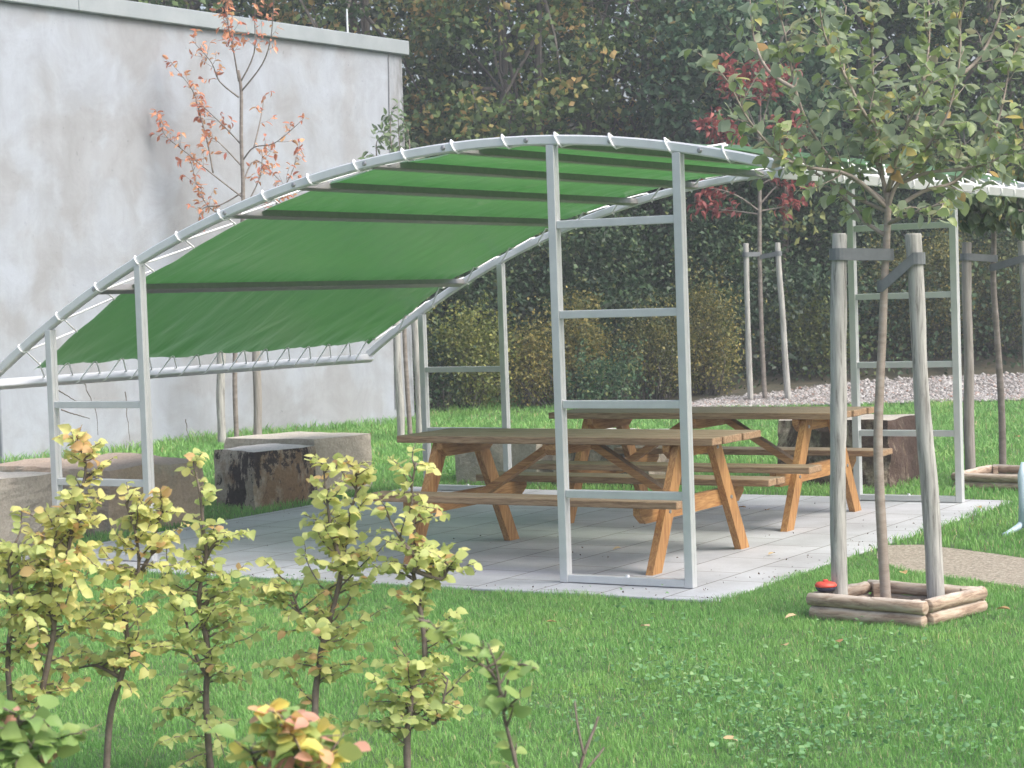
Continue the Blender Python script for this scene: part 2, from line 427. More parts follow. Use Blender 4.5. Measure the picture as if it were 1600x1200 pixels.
class MB:
    def __init__(self): self.v = []; self.f = []
    def add(self, vs, fs):
        n = len(self.v); self.v += [tuple(map(float, p)) for p in vs]; self.f += [tuple(n + i for i in q) for q in fs]; return self
    def prism(self, c, ax, ay, az, hx, hy, hz, bev=0.0):
        # box with half sizes along three unit axes; bev chamfers every edge
        c = np.array(c, float); ax, ay, az = (np.array(a, float) for a in (ax, ay, az))
        b = min(bev, hx * .9, hy * .9, hz * .9)
        if b <= 0:
            P = [c + ax * x * hx + ay * y * hy + az * z * hz for z in (-1, 1) for y in (-1, 1) for x in (-1, 1)]
            return self.add(P, [(0, 2, 3, 1), (4, 5, 7, 6), (0, 1, 5, 4), (2, 6, 7, 3), (0, 4, 6, 2), (1, 3, 7, 5)])
        P = []; idx = {}
        for x in (-1, 1):
            for y in (-1, 1):
                for z in (-1, 1):
                    for k in range(3):
                        h = [hx - b, hy - b, hz - b]; h[k] = (hx, hy, hz)[k]
                        idx[(x, y, z, k)] = len(P)
                        P.append(c + ax * x * h[0] + ay * y * h[1] + az * z * h[2])
        Fc = []
        def face(ids, n):
            p = [P[i] for i in ids]
            nn = np.cross(p[1] - p[0], p[2] - p[0])
            if nn @ n < 0: ids = ids[::-1]
            Fc.append(tuple(ids))
        for s in (-1, 1):
            face([idx[(s, y, z, 0)] for y, z in ((-1, -1), (1, -1), (1, 1), (-1, 1))], ax * s)
            face([idx[(x, s, z, 1)] for x, z in ((-1, -1), (1, -1), (1, 1), (-1, 1))], ay * s)
            face([idx[(x, y, s, 2)] for x, y in ((-1, -1), (1, -1), (1, 1), (-1, 1))], az * s)
        for a_ in (-1, 1):
            for b_ in (-1, 1):
                face([idx[(a_, b_, -1, 0)], idx[(a_, b_, -1, 1)], idx[(a_, b_, 1, 1)], idx[(a_, b_, 1, 0)]], ax * a_ + ay * b_)
                face([idx[(a_, -1, b_, 0)], idx[(a_, -1, b_, 2)], idx[(a_, 1, b_, 2)], idx[(a_, 1, b_, 0)]], ax * a_ + az * b_)
                face([idx[(-1, a_, b_, 1)], idx[(-1, a_, b_, 2)], idx[(1, a_, b_, 2)], idx[(1, a_, b_, 1)]], ay * a_ + az * b_)
        for x in (-1, 1):
            for y in (-1, 1):
                for z in (-1, 1):
                    face([idx[(x, y, z, k)] for k in range(3)], ax * x + ay * y + az * z)
        return self.add(P, Fc)
    def box(self, x0, x1, y0, y1, z0, z1, bev=0.0):
        return self.prism(((x0 + x1) / 2, (y0 + y1) / 2, (z0 + z1) / 2), (1, 0, 0), (0, 1, 0), (0, 0, 1), (x1 - x0) / 2, (y1 - y0) / 2, (z1 - z0) / 2, bev)
    def beam(self, p, q, side, w_, h_, bev=0.0):
        # bar from p to q; w_ along 'side', h_ along the third axis
        p = np.array(p, float); q = np.array(q, float)
        d = q - p; L = np.linalg.norm(d); d /= L
        s = np.array(side, float); s -= d * (s @ d); s /= np.linalg.norm(s)
        return self.prism((p + q) / 2, d, s, np.cross(d, s), L / 2, w_ / 2, h_ / 2, bev)
    def tube(self, pts, rad, n=8, cap=True, jit=0.0):
        pts = [np.array(p, float) for p in pts]
        if not hasattr(rad, '__len__'): rad = [rad] * len(pts)
        base = len(self.v); ref = None
        for i, p in enumerate(pts):
            d = pts[min(i + 1, len(pts) - 1)] - pts[max(i - 1, 0)]
            d = d / (np.linalg.norm(d) + 1e-9)
            if ref is None:
                ref = np.array([0, 0, 1.0]) if abs(d[2]) < 0.9 else np.array([1.0, 0, 0])
            u = ref - d * (ref @ d); u /= (np.linalg.norm(u) + 1e-9)
            ref = u; v = np.cross(d, u)
            for k in range(n):
                a = 2 * PI * k / n
                r = rad[i] * (1 + (jit * (random.random() - .5) if jit else 0))
                self.v.append(tuple(p + (u * math.cos(a) + v * math.sin(a)) * r))
        for i in range(len(pts) - 1):
            for k in range(n):
                a = base + i * n + k; b_ = base + i * n + (k + 1) % n
                self.f.append((a, b_, b_ + n, a + n))
        if cap:
            self.f.append(tuple(base + k for k in range(n))[::-1])
            self.f.append(tuple(base + (len(pts) - 1) * n + k for k in range(n)))
        return self
    def build(self, name, m, parent=None, smooth=False, loc=None):
        return link_mesh(name, self.v, self.f, m, parent, smooth, None, loc)

# ---- leaves: many small folded blades in one mesh
T_FAR = (np.array([(0, 0, 0), (.5, .34, .10), (1, 0, -.05), (.5, -.34, .10)]), np.array([(0, 2, 1), (0, 3, 2)]))
def _ovate(wd):
    xs = [0, .22, .5, .8, 1.0]; z = [0, .03, .02, -.06, -.17]
    wdt = [wd * .72, wd, wd * .58]
    V = [(xs[i], 0, z[i]) for i in range(5)] + [(xs[i + 1], wdt[i], z[i + 1] + .10) for i in range(3)] + [(xs[i + 1], -wdt[i], z[i + 1] + .10) for i in range(3)]
    Fq = [(0, 1, 5), (1, 2, 6), (1, 6, 5), (2, 3, 7), (2, 7, 6), (3, 4, 7), (0, 8, 1), (1, 9, 2), (1, 8, 9), (2, 10, 3), (2, 9, 10), (3, 10, 4)]
    return np.array(V), np.array(Fq)
T_NEAR = _ovate(.33)
T_WIDE = _ovate(.40)
T_SLIM = _ovate(.22)
def leaves(name, P, A, NRM, L, m, parent=None, tmpl=T_FAR, tint=None, rs=RS, wob=0.38):
    P = np.asarray(P, float); A = np.asarray(A, float); n = len(P)
    A = A / (np.linalg.norm(A, axis=1, keepdims=True) + 1e-9)
    NRM = np.asarray(NRM, float) + rs.normal(0, wob, (n, 3))
    S = np.cross(NRM, A); S /= (np.linalg.norm(S, axis=1, keepdims=True) + 1e-9)
    Z = np.cross(A, S)
    L = np.asarray(L, float).reshape(-1, 1, 1) * np.ones((n, 1, 1))
    tv, tf = tmpl; k = len(tv)
    curl = rs.uniform(-0.5, 2.1, (n, 1, 1))
    V = P[:, None, :] + L * (tv[None, :, 0:1] * A[:, None, :] + tv[None, :, 1:2] * S[:, None, :] + curl * tv[None, :, 2:3] * Z[:, None, :])
    FA = (tf[None] + (np.arange(n) * k)[:, None, None]).reshape(-1, 3)
    if tint is None: tint = rs.uniform(0, 1, n)
    return fast_mesh(name, V.reshape(-1, 3), FA, m, parent, np.repeat(np.clip(tint, 0, 1), k))
def rdir(rs, n, up=0.0):
    v = rs.normal(0, 1, (n, 3)); v[:, 2] += up
    return v / np.linalg.norm(v, axis=1, keepdims=True)

# ------------------------------------------------------------------ SETTING: ground
def bank(x, y):
    if y < 27.4:
        if x > -1.0 or y < 17.5: return 0.0
        return .10 * min(1, (y - 17.5) / 2.0) * min(1, (-1.0 - x) / 2.0) * min(1, (27.4 - y) / 2.5)
    z = 0.075 * (y - 27.4)
    if y > 30.2: z += 0.36 * (y - 30.2)
    return min(z, 5.0)
xs = list(np.linspace(-160, -30, 6)) + list(np.arange(-26, 30, 1.0)) + list(np.linspace(34, 160, 6))
ys = list(np.linspace(-60, -5, 5)) + list(np.arange(-2, 60, 1.0)) + list(np.linspace(66, 220, 6))
V = []; Fc = []
for j, y in enumerate(ys):
    for i, x in enumerate(xs):
        V.append((x, y, bank(x, y) + (0.12 * noise.noise(Vector((x * .3, y * .3, 0))) if y > 31 else 0)))
for j in range(len(ys) - 1):
    for i in range(len(xs) - 1):
        a = j * len(xs) + i
        Fc.append((a, a + 1, a + 1 + len(xs), a + len(xs)))
o = link_mesh('ground', V, Fc, M['soil'], None, True)
o.data.materials.append(M['woodsoil'])
for p in o.data.polygons:
    if p.center.y > 27.5: p.material_index = 1
tag(o, 'green lawn with the woodland bank rising behind it', 'ground', kind='structure')

# patio of concrete slabs (local axes = patio axes)
PS0, PS1, PT0, PT1 = -4.10, 1.10, -0.36, 4.62
mb = MB().box(PS0, PS1, PT0, PT1, -0.06, 0.012, 0.004)
patio = mb.build('patio', M['slab'])
patio.location = (OX, OY, 0); patio.rotation_euler = (0, 0, YAW)
tag(patio, 'pale grey concrete slab patio under the green canopy', 'patio', kind='structure')

# gritty path leaving the patio on the right
top = [(1372, 852), (1440, 851), (1500, 858), (1560, 866), (1640, 878), (1760, 896), (1960, 930)]
bot = [(1370, 872), (1400, 888), (1460, 899), (1530, 908), (1640, 925), (1760, 948), (1960, 985)]
V = [G(x, y, .006) for x, y in top] + [G(x, y, .006) for x, y in bot]
k = len(top)
path_poly = [(p[0], p[1]) for p in V[:k]] + [(p[0], p[1]) for p in V[k:][::-1]]
tag(link_mesh('path', V, [(i, k + i, k + i + 1, i + 1) for i in range(k - 1)], M['sand']), 'narrow sandy grit path beside the patio', 'path', kind='structure')

# gravel border at the foot of the bank
gf = [(960, 646), (1100, 641), (1250, 637), (1400, 633), (1600, 628), (1800, 622)]
GV = [G(x, y, 0.0) for x, y in gf]
V = []; ng = 9
def gzz(x, y): return bank(x, y)
depth = [0.3, 0.7, 1.6, 2.6, 3.0, 3.2]
for p, dp in zip(GV, depth):
    for j in range(ng): 
        y = p[1] + dp * j / (ng - 1); V.append((p[0] + 0.06 * (y - p[1]), y, gzz(p[0], y) + 0.03))
Fc = [(i * ng + j, (i + 1) * ng + j, (i + 1) * ng + j + 1, i * ng + j + 1) for i in range(len(GV) - 1) for j in range(ng - 1)]
tag(link_mesh('gravel_bed', V, Fc, M['gravelbed']), 'strip of pale gravel at the foot of the wooded bank', 'gravel', kind='structure')
rs = np.random.RandomState(21)
gx = [p[0] for p in GV]; gy = [p[1] for p in GV]
n = 15000
px = rs.uniform(gx[0], gx[-1], n)
y0 = np.interp(px, gx, gy); dd = np.interp(px, gx, depth)
u = rs.uniform(-0.03, 1.0, n)
py = y0 + dd * u + rs.normal(0, .08, n)
keep = rs.uniform(0, 1, n) < np.clip(1.25 - u * .6, .3, 1)
px, py = px[keep], py[keep]; n = len(px)
pz = np.array([bank(a, b_) for a, b_ in zip(px, py)]) + .035
oct_v = np.array([(1, 0, 0), (0, 1, 0), (-1, 0, 0), (0, -1, 0), (0, 0, .7), (0, 0, -.7)]); oct_f = np.array([(0, 1, 4), (1, 2, 4), (2, 3, 4), (3, 0, 4), (1, 0, 5), (2, 1, 5), (3, 2, 5), (0, 3, 5)])
sz = rs.uniform(.016, .042, n)
ang = rs.uniform(0, 2 * PI, n); e = rs.uniform(.6, 1.3, n)
V = np.zeros((n, 6, 3))
for k in range(6):
    vx, vy, vz = oct_v[k]; vx = vx * e
    V[:, k, 0] = px + sz * (vx * np.cos(ang) - vy * np.sin(ang)); V[:, k, 1] = py + sz * (vx * np.sin(ang) + vy * np.cos(ang)); V[:, k, 2] = pz + sz * vz
FA = (oct_f[None] + (np.arange(n) * 6)[:, None, None]).reshape(-1, 3)
tag(fast_mesh('gravel', V.reshape(-1, 3), FA, M['pebble'], None, np.repeat(rs.uniform(0, 1, n) ** 1.1, 6)), 'loose pale pebbles of the border below the wood', 'gravel', kind='stuff')

# ------------------------------------------------------------------ BUILDING with the big blank wall
WC = G(649, 660)
wd = np.array([-0.517, -0.856])               # along the wall towards the camera side
wn = np.array([-wd[1], wd[0]])
if wn[1] < 0: wn = -wn                                      # into the building
WYAW = math.atan2(wd[1], wd[0])
bld = empty('concrete_building', (WC[0], WC[1], 0), WYAW)
sgn = 1 if (np.array([-math.sin(WYAW), math.cos(WYAW)]) @ wn) > 0 else -1
WH = 4.61; LEN = 14.0
def yy(v): return v * sgn
def bbox(mb_, x0, x1, y0, y1, z0, z1, bev=0.0):
    a, b_ = sorted((yy(y0), yy(y1))); return mb_.box(x0, x1, a, b_, z0, z1, bev)
# walls: a wide front skin built of panels with real joints between them
mbw = MB()
jx = 7.22
bbox(mbw, 0.0, jx - .012, 0, .25, -.3, WH, 0.01)
bbox(mbw, jx + .012, LEN, 0, .25, 1.66, WH, 0.01)
bbox(mbw, jx + .012, LEN, 0.02, .25, -.3, 1.645, 0.01)
bbox(mbw, 0.01, LEN, .25, 8, -.3, WH - .02, 0.01)
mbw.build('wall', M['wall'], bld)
mbc = MB()
prev = -.07
for i in range(5):
    nx = prev + 3.0
    bbox(mbc, prev, nx - .006, -.07, .35, WH - .005, WH + .17, 0.008)
    prev = nx
bbox(mbc, -.07, .30, .356, 8.05, WH - .005, WH + .17, 0.008)
mbc.build('coping', M['coping'], bld)
cb = MB()
def wall_pt(x, y, off=-.012):                               # pixel -> local wall coordinates (x along, y off the face, z up)
    d = ray(x, y); n3 = np.array([wn[0], wn[1], 0.0]); P = CAM + d * (((np.array([WC[0], WC[1], 0]) - CAM) @ n3) / (d @ n3))
    return np.array([(P[:2] - WC[:2]) @ wd, yy(off), P[2]])
cb.tube([wall_pt(611, 60), wall_pt(610, 78), wall_pt(606, 90), wall_pt(607, 160), wall_pt(609, 300), wall_pt(614, 450), wall_pt(617, 640)], .007, 6)
cb.build('cable', M['bolt'], bld)
# small round patch where a tie hole was filled, and hairline cracks low on the wall
cr = MB()
for pts in ([(92, 610), (105, 618), (118, 626), (132, 632), (140, 633)], [(95, 640), (112, 646), (128, 650), (140, 654)], [(196, 612), (198, 640), (200, 660), (203, 690)], [(290, 655), (292, 672), (296, 688)], [(128, 590), (138, 615), (150, 640), (153, 680)]):
    P = []
    for i in range(len(pts) - 1):
        for q in np.linspace(0, 1, 5)[:-1]: P.append(wall_pt(pts[i][0] + (pts[i + 1][0] - pts[i][0]) * q + random.uniform(-1.2, 1.2), pts[i][1] + (pts[i + 1][1] - pts[i][1]) * q, -.001))
    P.append(wall_pt(*pts[-1], -.001))
    cr.tube(P, [.0065 * (1 - .6 * i / len(P)) for i in range(len(P))], 4)
cr.build('dead_creeper', M['twig'], bld)
tag(bld, 'flat-roofed building with tall blank weathered light grey wall and zinc coping', 'building')
# roof-top things glimpsed over the coping
rod = empty('lightning_rod', (0, 0, 0)); P = AT(556, 52, WC[1] - .6)
Q = wall_pt(556, 52)
rp = np.array([WC[0], WC[1]]) + wd * Q[0] + wn * .12
rod.location = (rp[0], rp[1], WH + .16)
MB().tube([(0, 0, .04), (0, 0, .33)], [.011, .009], 6).build('rod', M['white'], rod)
MB().tube([(0, 0, 0), (0, 0, .04)], [.05, .035], 10).build('base', M['bolt'], rod)
tag(rod, 'thin white lightning rod standing on the roof edge', 'lightning rod')
Q = wall_pt(285, 5); rp = np.array([WC[0], WC[1]]) + wd * Q[0] + wn * 1.5
du = empty('ventilation_duct', (rp[0], rp[1], WH), WYAW)
MB().tube([(0, 0, 0), (0, 0, 1.6)], .27, 24).build('pipe', M['white'], du, True)
MB().tube([(0, 0, 1.6), (0, 0, 1.63), (0, 0, 1.7)], [.30, .30, .22], 24).build('cap', M['coping'], du)
tag(du, 'fat pale cylindrical duct on the roof behind the coping', 'duct')
Q = wall_pt(235, 2); rp = np.array([WC[0], WC[1]]) + wd * Q[0] + wn * 2.4
pt_ = empty('rooftop_cabin', (rp[0], rp[1], WH), WYAW)
m1 = MB(); bbox(m1, -.2, 3.2, 0, 2.0, 0, 1.9, .01); m1.build('wall', M['coping'], pt_)
m1 = MB(); bbox(m1, .35, 3.0, -.02, 0.0, .1, 1.5); m1.build('window', M['glass'], pt_)
m1 = MB(); bbox(m1, -.16, .25, -.03, -.004, .0, 1.7); m1.build('panel', M['white'], pt_)
tag(pt_, 'small rooftop cabin with dark glazing and a white panel', 'cabin')

# ------------------------------------------------------------------ PERGOLA (one thing, in patio axes)
perg = empty('pergola', (OX, OY, 0.012), YAW)
tag(perg, 'galvanised steel arched pergola carrying a laced green tarpaulin over the picnic tables', 'pergola')
POLY = [7.3e-05, 0.000185, -0.00021, -0.079642, -0.052416, 2.48394]
def hs_(s): return float(np.polyval(POLY, s)) - 0.012
S0, S1 = -4.34, 1.37
def slope(s): return (hs_(s + .01) - hs_(s - .01)) / .02
for t_, dz in ((0.0, 0.0), (D2, -0.03)):
    # square tube swept along the arc with softened corners
    ss = np.linspace(S0, S1, 49); r_ = .028; c_ = .008
    prof = [(-r_, -r_ + c_), (-r_, r_ - c_), (-r_ + c_, r_), (r_ - c_, r_), (r_, r_ - c_), (r_, -r_ + c_), (r_ - c_, -r_), (-r_ + c_, -r_)]
    V = []; Fc = []
    for s in ss:
        k_ = slope(s); L_ = math.hypot(1, k_); nx, nz_ = -k_ / L_, 1 / L_
        for (a, b_) in prof: V.append((s + nx * b_, t_ + a, hs_(s) + dz + nz_ * b_))
    for i in range(len(ss) - 1):
        for k in range(8): Fc.append((i * 8 + k, (i + 1) * 8 + k, (i + 1) * 8 + (k + 1) % 8, i * 8 + (k + 1) % 8))
    Fc.append(tuple(range(8))); Fc.append(tuple((len(ss) - 1) * 8 + k for k in range(8))[::-1])
    arch = link_mesh('arch', V, Fc, M['arch_steel_glare'], perg)
    for s in (-3.38, -2.3, -1.77, -1.25, -.7, -.15, .38, .92):
        side = -1 if t_ == 0 else 1
        MB().tube([(s, t_ + side * .0275, hs_(s) + dz), (s, t_ + side * .032, hs_(s) + dz), (s, t_ + side * .036, hs_(s) + dz)], [.015, .015, .009], 8).build('bolt', M['bolt'], arch)
PUR = (-3.38, -2.3, -1.77, -1.25, -.7, -.15, .38, .92)
for s in PUR:
    h = hs_(s) - .002
    k_ = slope(s); MB().beam((s, .024, h), (s, D2 - .024, h - .03), (1, 0, k_), .060, .046, .004).build('purlin', M['purlin'], perg)  # bar drawn thicker to take in its shadow on the tarpaulin
for s, w_ in ((S0 - .004, .05), (S1 + .004, .05)):
    h = hs_(s) - .035
    k_ = slope(s); MB().beam((s, -.03, h), (s, D2 + .03, h - .03), (1, 0, k_), .05, .062, .005).build('end_rail', M['steel'], perg)
def ladder(s, t_, dz, rungs):
    fr = empty('ladder_frame'); fr.parent = perg
    for k in (0, 1):
        x = s + LW * k
        top_ = hs_(x) + dz - .029
        p = MB()
        p.box(x - .025, x + .025, t_ - .030, t_ - .002, 0.002, top_, .003)
        p.box(x - .0235, x + .0235, t_ + .001, t_ + .030, 0.002, top_, .003)
        p.build('post', M['steel'], fr)
    for h in rungs:
        MB().box(s + .0255, s + LW - .0255, t_ - .024, t_ + .024, h - .022, h + .022, .003).build('rung', M['steel'], fr)
    p = MB().box(s + .0255, s + LW - .0255, t_ - .027, t_ + .027, .004, .046, .003)
    p.tube([(s + LW * .5, t_, .046), (s + LW * .5, t_, .058)], [.014, .010], 8)
    p.build('base_bar', M['steel'], fr)
    return fr
ladder(0, 0, 0, (.5, 1.0, 1.5, 2.0)); ladder(0, D2, -.03, (.5, 1.0, 1.5, 2.0))
ladder(-D1, 0, 0, (.5, 1.0)); ladder(-D1, D2, -.03, (.5, 1.0))
# tarpaulin: cut back between eyelets, sagging a little between the purlins
CS0, CS1, CT0, CT1 = -4.25, 1.30, .30, D2 - .13
nu, nv = 170, 96
eyes_s = np.linspace(CS0 + .05, CS1 - .05, 17)
eyes_t = np.linspace(CT0 + .04, CT1 - .04, 15)
allp = np.array((CS0,) + PUR + (CS1,))
V = []
def tarp_h(s, t_):
    k = np.searchsorted(allp, s) - 1; k = min(max(k, 0), len(allp) - 2)
    a, b_ = allp[k], allp[k + 1]; f = (s - a) / (b_ - a)
    def hp(q): return hs_(q) + (.024 if q in PUR else -.010)
    base = hp(a) * (1 - f) + hp(b_) * f
    base = base * .55 + (hs_(s) + .024) * .45
    sag = -.012 * (b_ - a) * math.sin(PI * min(max(f, 0), 1))
    edge = min(t_ - CT0, CT1 - t_)
    wr = .010 * noise.noise(Vector((s * 1.1 - t_ * 2.4, t_ * 4.5 + s * 1.9, 1.3))) + .006 * noise.noise(Vector((s * 3 - t_ * 5, t_ * 9 + s * 3, 4.1)))
    if s < -3.38:                                           # tension folds running to the low edge
        amp = .017 * (-3.38 - s)
        wr += amp * (noise.noise(Vector((t_ * 5.5 - s * 5.0, s * .6, 9.0))) + .5 * noise.noise(Vector((t_ * 13 - s * 11.0, s * .6, 2.0))))
    lift = .07 * max(0, s - .55) * (1 - min(t_ / 3.0, 1))
    return base + sag + wr - .015 * (1 if edge < .02 else 0) + lift
for i in range(nu + 1):
    for j in range(nv + 1):
        fs, ft = i / nu, j / nv
        s = CS0 + (CS1 - CS0) * fs; t_ = CT0 + (CT1 - CT0) * ft
        cs = .012 * (1 - abs(math.cos(PI * (s - eyes_s[0]) / (eyes_s[1] - eyes_s[0]))))
        ct = .009 * (1 - abs(math.cos(PI * (t_ - eyes_t[0]) / (eyes_t[1] - eyes_t[0]))))
        fe = 1 - min(ft, 1 - ft) * 8; 
        tt = t_ + (cs if ft < .5 else -cs) * max(0, fe)
        fe = 1 - min(fs, 1 - fs) * 10
        s2 = s + (ct if fs < .5 else -ct) * max(0, fe)
        V.append((s2, tt, tarp_h(s, t_)))
n_ = len(V)
V2 = [(a, b_, c_ + .003) for a, b_, c_ in V]
Fc = []
for i in range(nu):
    for j in range(nv):
        a = i * (nv + 1) + j
        Fc.append((a, a + 1, a + nv + 2, a + nv + 1))
tarp = link_mesh('tarpaulin', V, Fc, M['tarp'], perg, True)
# lacing cord, one per side, spiralling round the tube and through the eyelets
def lace_arch(t0, side, te, dz):
    m_ = MB(); pts = []
    cs_ = list(eyes_s)
    for i, e_s in enumerate(cs_):
        eh = tarp_h(min(max(e_s, CS0 + .01), CS1 - .01), te)
        pts.append((e_s, te, eh + .006)); pts.append((e_s + .02, te + side * .02, eh - .004))
        if i < len(cs_) - 1:
            c = (e_s + cs_[i + 1]) / 2 - .02; h = hs_(c) + dz
            r_ = .036
            k_ = slope(c)
            for (da, dn, dsx) in ((-side * .02, r_ + .004, -.03), (side * .012, r_ + .004, -.012), (side * r_, .018, 0), (side * r_, -.020, .02), (side * .01, -r_ - .002, .03), (-side * .035, -.026, .04)):
                pts.append((c + dsx, t0 + da, h + dn + k_ * dsx))
    m_.tube(pts, .0062, 6)
    return m_.build('lacing_cord', M['cord'], perg, True)
lace_arch(0, -1, CT0 + .02, 0)
lace_arch(D2, 1, CT1 - .02, -.03)
def lace_rail(sr, side, se):
    m_ = MB(); pts = []
    for i, e_t in enumerate(eyes_t):
        eh = tarp_h(se, e_t)
        pts.append((se, e_t, eh + .006)); pts.append((se - side * .0, e_t + .015, eh - .004))
        if i < len(eyes_t) - 1:
            c = (e_t + eyes_t[i + 1]) / 2 + .02; h = hs_(sr) - .035 - .03 * c / D2
            for (da, dn, dt) in ((-side * .03, .030, -.02), (side * .02, .031, -.008), (side * .033, .012, 0), (side * .033, -.022, .01), (side * .0, -.032, .02), (-side * .033, -.02, .03)):
                pts.append((sr + da, c + dt, h + dn))
    m_.tube(pts, .0058, 6)
    return m_.build('lacing_cord', M['cord'], perg, True)
lace_rail(S0 - .004, -1, CS0 + .02)
lace_rail(S1 + .004, 1, CS1 - .02)

# ------------------------------------------------------------------ PICNIC TABLES
def make_table(s_c, t_c, label):
    # local x along the table, y across, z up
    o = W(s_c, t_c, .012)
    r = empty('picnic_table', o, YAW)
    Lt, Lb, wt = 1.10, 1.06, .66
    nb = 5; bw = wt / nb
    for i in range(nb):
        y = -wt / 2 + bw * (i + .5)
        e1, e2 = random.uniform(-.012, .012), random.uniform(-.012, .012)
        MB().box(-Lt + e1, Lt + e2, y - bw / 2 + .003, y + bw / 2 - .003, .713, .757, .005).build('top_board', M['board_wood'], r)
    for sd_ in (-1, 1):
        for k in range(2):
            y = sd_ * (.645 + (k - .5) * .118)
            MB().box(-Lb + random.uniform(-.01, .01), Lb + random.uniform(-.01, .01), y - .0565, y + .0565, .392, .434, .005).build('bench_board', M['board_wood'], r)
    def bearer(x, half, z1, hh, th=.044):
        # plank on edge across the table with its lower corners cut away
        P = [(-half, z1), (half, z1), (half, z1 - hh * .45), (half - hh * .75, z1 - hh), (-half + hh * .75, z1 - hh), (-half, z1 - hh * .45)]
        V = [(x - th / 2, a, b_) for a, b_ in P] + [(x + th / 2, a, b_) for a, b_ in P]
        n = len(P)
        Fc = [tuple(range(n)), tuple(range(2 * n - 1, n - 1, -1))] + [(i, i + n, (i + 1) % n + n, (i + 1) % n) for i in range(n)]
        return link_mesh('bearer', V, [f[::-1] for f in Fc], M['bearer_wood'], r)
    for sx in (-1, 1):
        x = sx * .83
        bearer(x - sx * .046, .31, .712, .085)
        bearer(x - sx * .046, .70, .391, .10)
        for sy in (-1, 1):
            top_ = np.array([x, sy * .215, .712]); bot_ = np.array([x, sy * .60, 0.0])
            # leg cut level at floor and top
            d = (bot_ - top_); ey = .105 / 2 / abs(d[2]) * np.linalg.norm(d)
            V = []
            for xx in (x - .0225, x + .0225):
                V += [(xx, top_[1] - ey, .712), (xx, top_[1] + ey, .712), (xx, bot_[1] + ey, 0), (xx, bot_[1] - ey, 0)]
            leg = link_mesh('leg', V, [(0, 1, 2, 3), (7, 6, 5, 4), (0, 4, 5, 1), (1, 5, 6, 2), (2, 6, 7, 3), (3, 7, 4, 0)], M['leg_wood'], r)
            for z in (.34, .66):
                yb = top_[1] + d[1] * (.712 - z) / .712
                MB().tube([(x + sx * .022, yb, z), (x + sx * .029, yb, z)], [.013, .010], 8).build('bolt', M['bolt'], leg)
        # diagonal brace from the bench bearer to the middle cleat
        MB().beam((x - sx * .09, 0, .325), (sx * .14, 0, .69), (0, 1, 0), .075, .045, .003).build('brace', M['table_wood'], r)
    bearer(0.0, .31, .712, .07, .09)
    tag(r, label, 'picnic table', 'wooden picnic tables on the patio')
    return r
make_table(-.50, 1.03, 'brown wooden picnic table with attached benches nearest the camera')
make_table(-.59, 3.13, 'brown wooden picnic table farther back, partly hidden behind the nearer one')

# ------------------------------------------------------------------ STONE BLOCKS
def boulder(quad, h, m, label, seed, rough=.035, lean=0.0, topslope=0.0):
    q = [np.array(W(s, t_)) for s, t_ in quad]
    c = sum(q) / 4
    n = 14
    V = []; idx = {}
    for k in range(n + 1):
        for j in range(n + 1):
            for i in range(n + 1):
                if 0 < i < n and 0 < j < n and 0 < k < n: continue
                u, v, w_ = i / n, j / n, k / n
                p = q[0] * (1 - u) * (1 - v) + q[1] * u * (1 - v) + q[2] * u * v + q[3] * (1 - u) * v
                p = p - c
                sc = 1 - lean * w_
                p = p * sc
                p[2] = -.06 + (h + .06 + topslope * (u - .5)) * w_
                # blunt the corners
                r = np.array([abs(2 * u - 1), abs(2 * v - 1), abs(2 * w_ - 1)]) ** 8
                k2 = max(0, r.sum() - 1) * .022
                p[:2] *= (1 - k2); p[2] -= k2 * .12 * h * (1 if w_ > .5 else 0)
                vv = Vector((p[0] * 2.2 + seed, p[1] * 2.2, p[2] * 2.2))
                d = noise.noise_vector(vv) * rough * 1.3 + noise.noise_vector(vv * 3.1) * rough * .55 + noise.noise_vector(vv * 8) * rough * .25
                damp = .35 if w_ > .95 else 1
                idx[(i, j, k)] = len(V)
                V.append((p[0] + d.x, p[1] + d.y, p[2] + d.z * damp))
    Fc = []
    for a in range(n):
        for b_ in range(n):
            for kk, flip in ((0, True), (n, False)):
                f = [idx[(a, b_, kk)], idx[(a + 1, b_, kk)], idx[(a + 1, b_ + 1, kk)], idx[(a, b_ + 1, kk)]]; Fc.append(tuple(f[::-1] if flip else f))
                f = [idx[(a, kk, b_)], idx[(a + 1, kk, b_)], idx[(a + 1, kk, b_ + 1)], idx[(a, kk, b_ + 1)]]; Fc.append(tuple(f if flip else f[::-1]))
                f = [idx[(kk, a, b_)], idx[(kk, a + 1, b_)], idx[(kk, a + 1, b_ + 1)], idx[(kk, a, b_ + 1)]]; Fc.append(tuple(f[::-1] if flip else f))
    o = link_mesh('stone_block', V, Fc, m, None, False, None, (c[0], c[1], 0))
    tag(o, label, 'stone block', 'rough stone blocks around the patio')
    BQ.append([(p[0], p[1]) for p in q])
    return o
BQ = []
boulder([(-5.2, -1.6), (-4.2, -1.6), (-4.22, .44), (-5.0, .40)], .53, rock_mat('grey_stone', [(0.26, 0.235, 0.20), (0.34, 0.315, 0.275), (0.42, 0.395, 0.35)], (0.19, 0.17, 0.14), .54, .7, (0.52, 0.49, 0.44), None, 1.0), 'large grey-brown stone block cut off by the left edge of the picture', 3.1, .045)
boulder([(-5.5, .98), (-4.42, 1.15), (-4.24, 2.08), (-5.2, 2.25)], .48, rock_mat('reddish_stone', TAN, None, topc=(0.40, 0.325, 0.26), rust=(0.37, 0.29, 0.22), seed=2.0), 'brown stone block with reddish top behind the left ladder frame', 7.7, .05, 0.04, -.04)
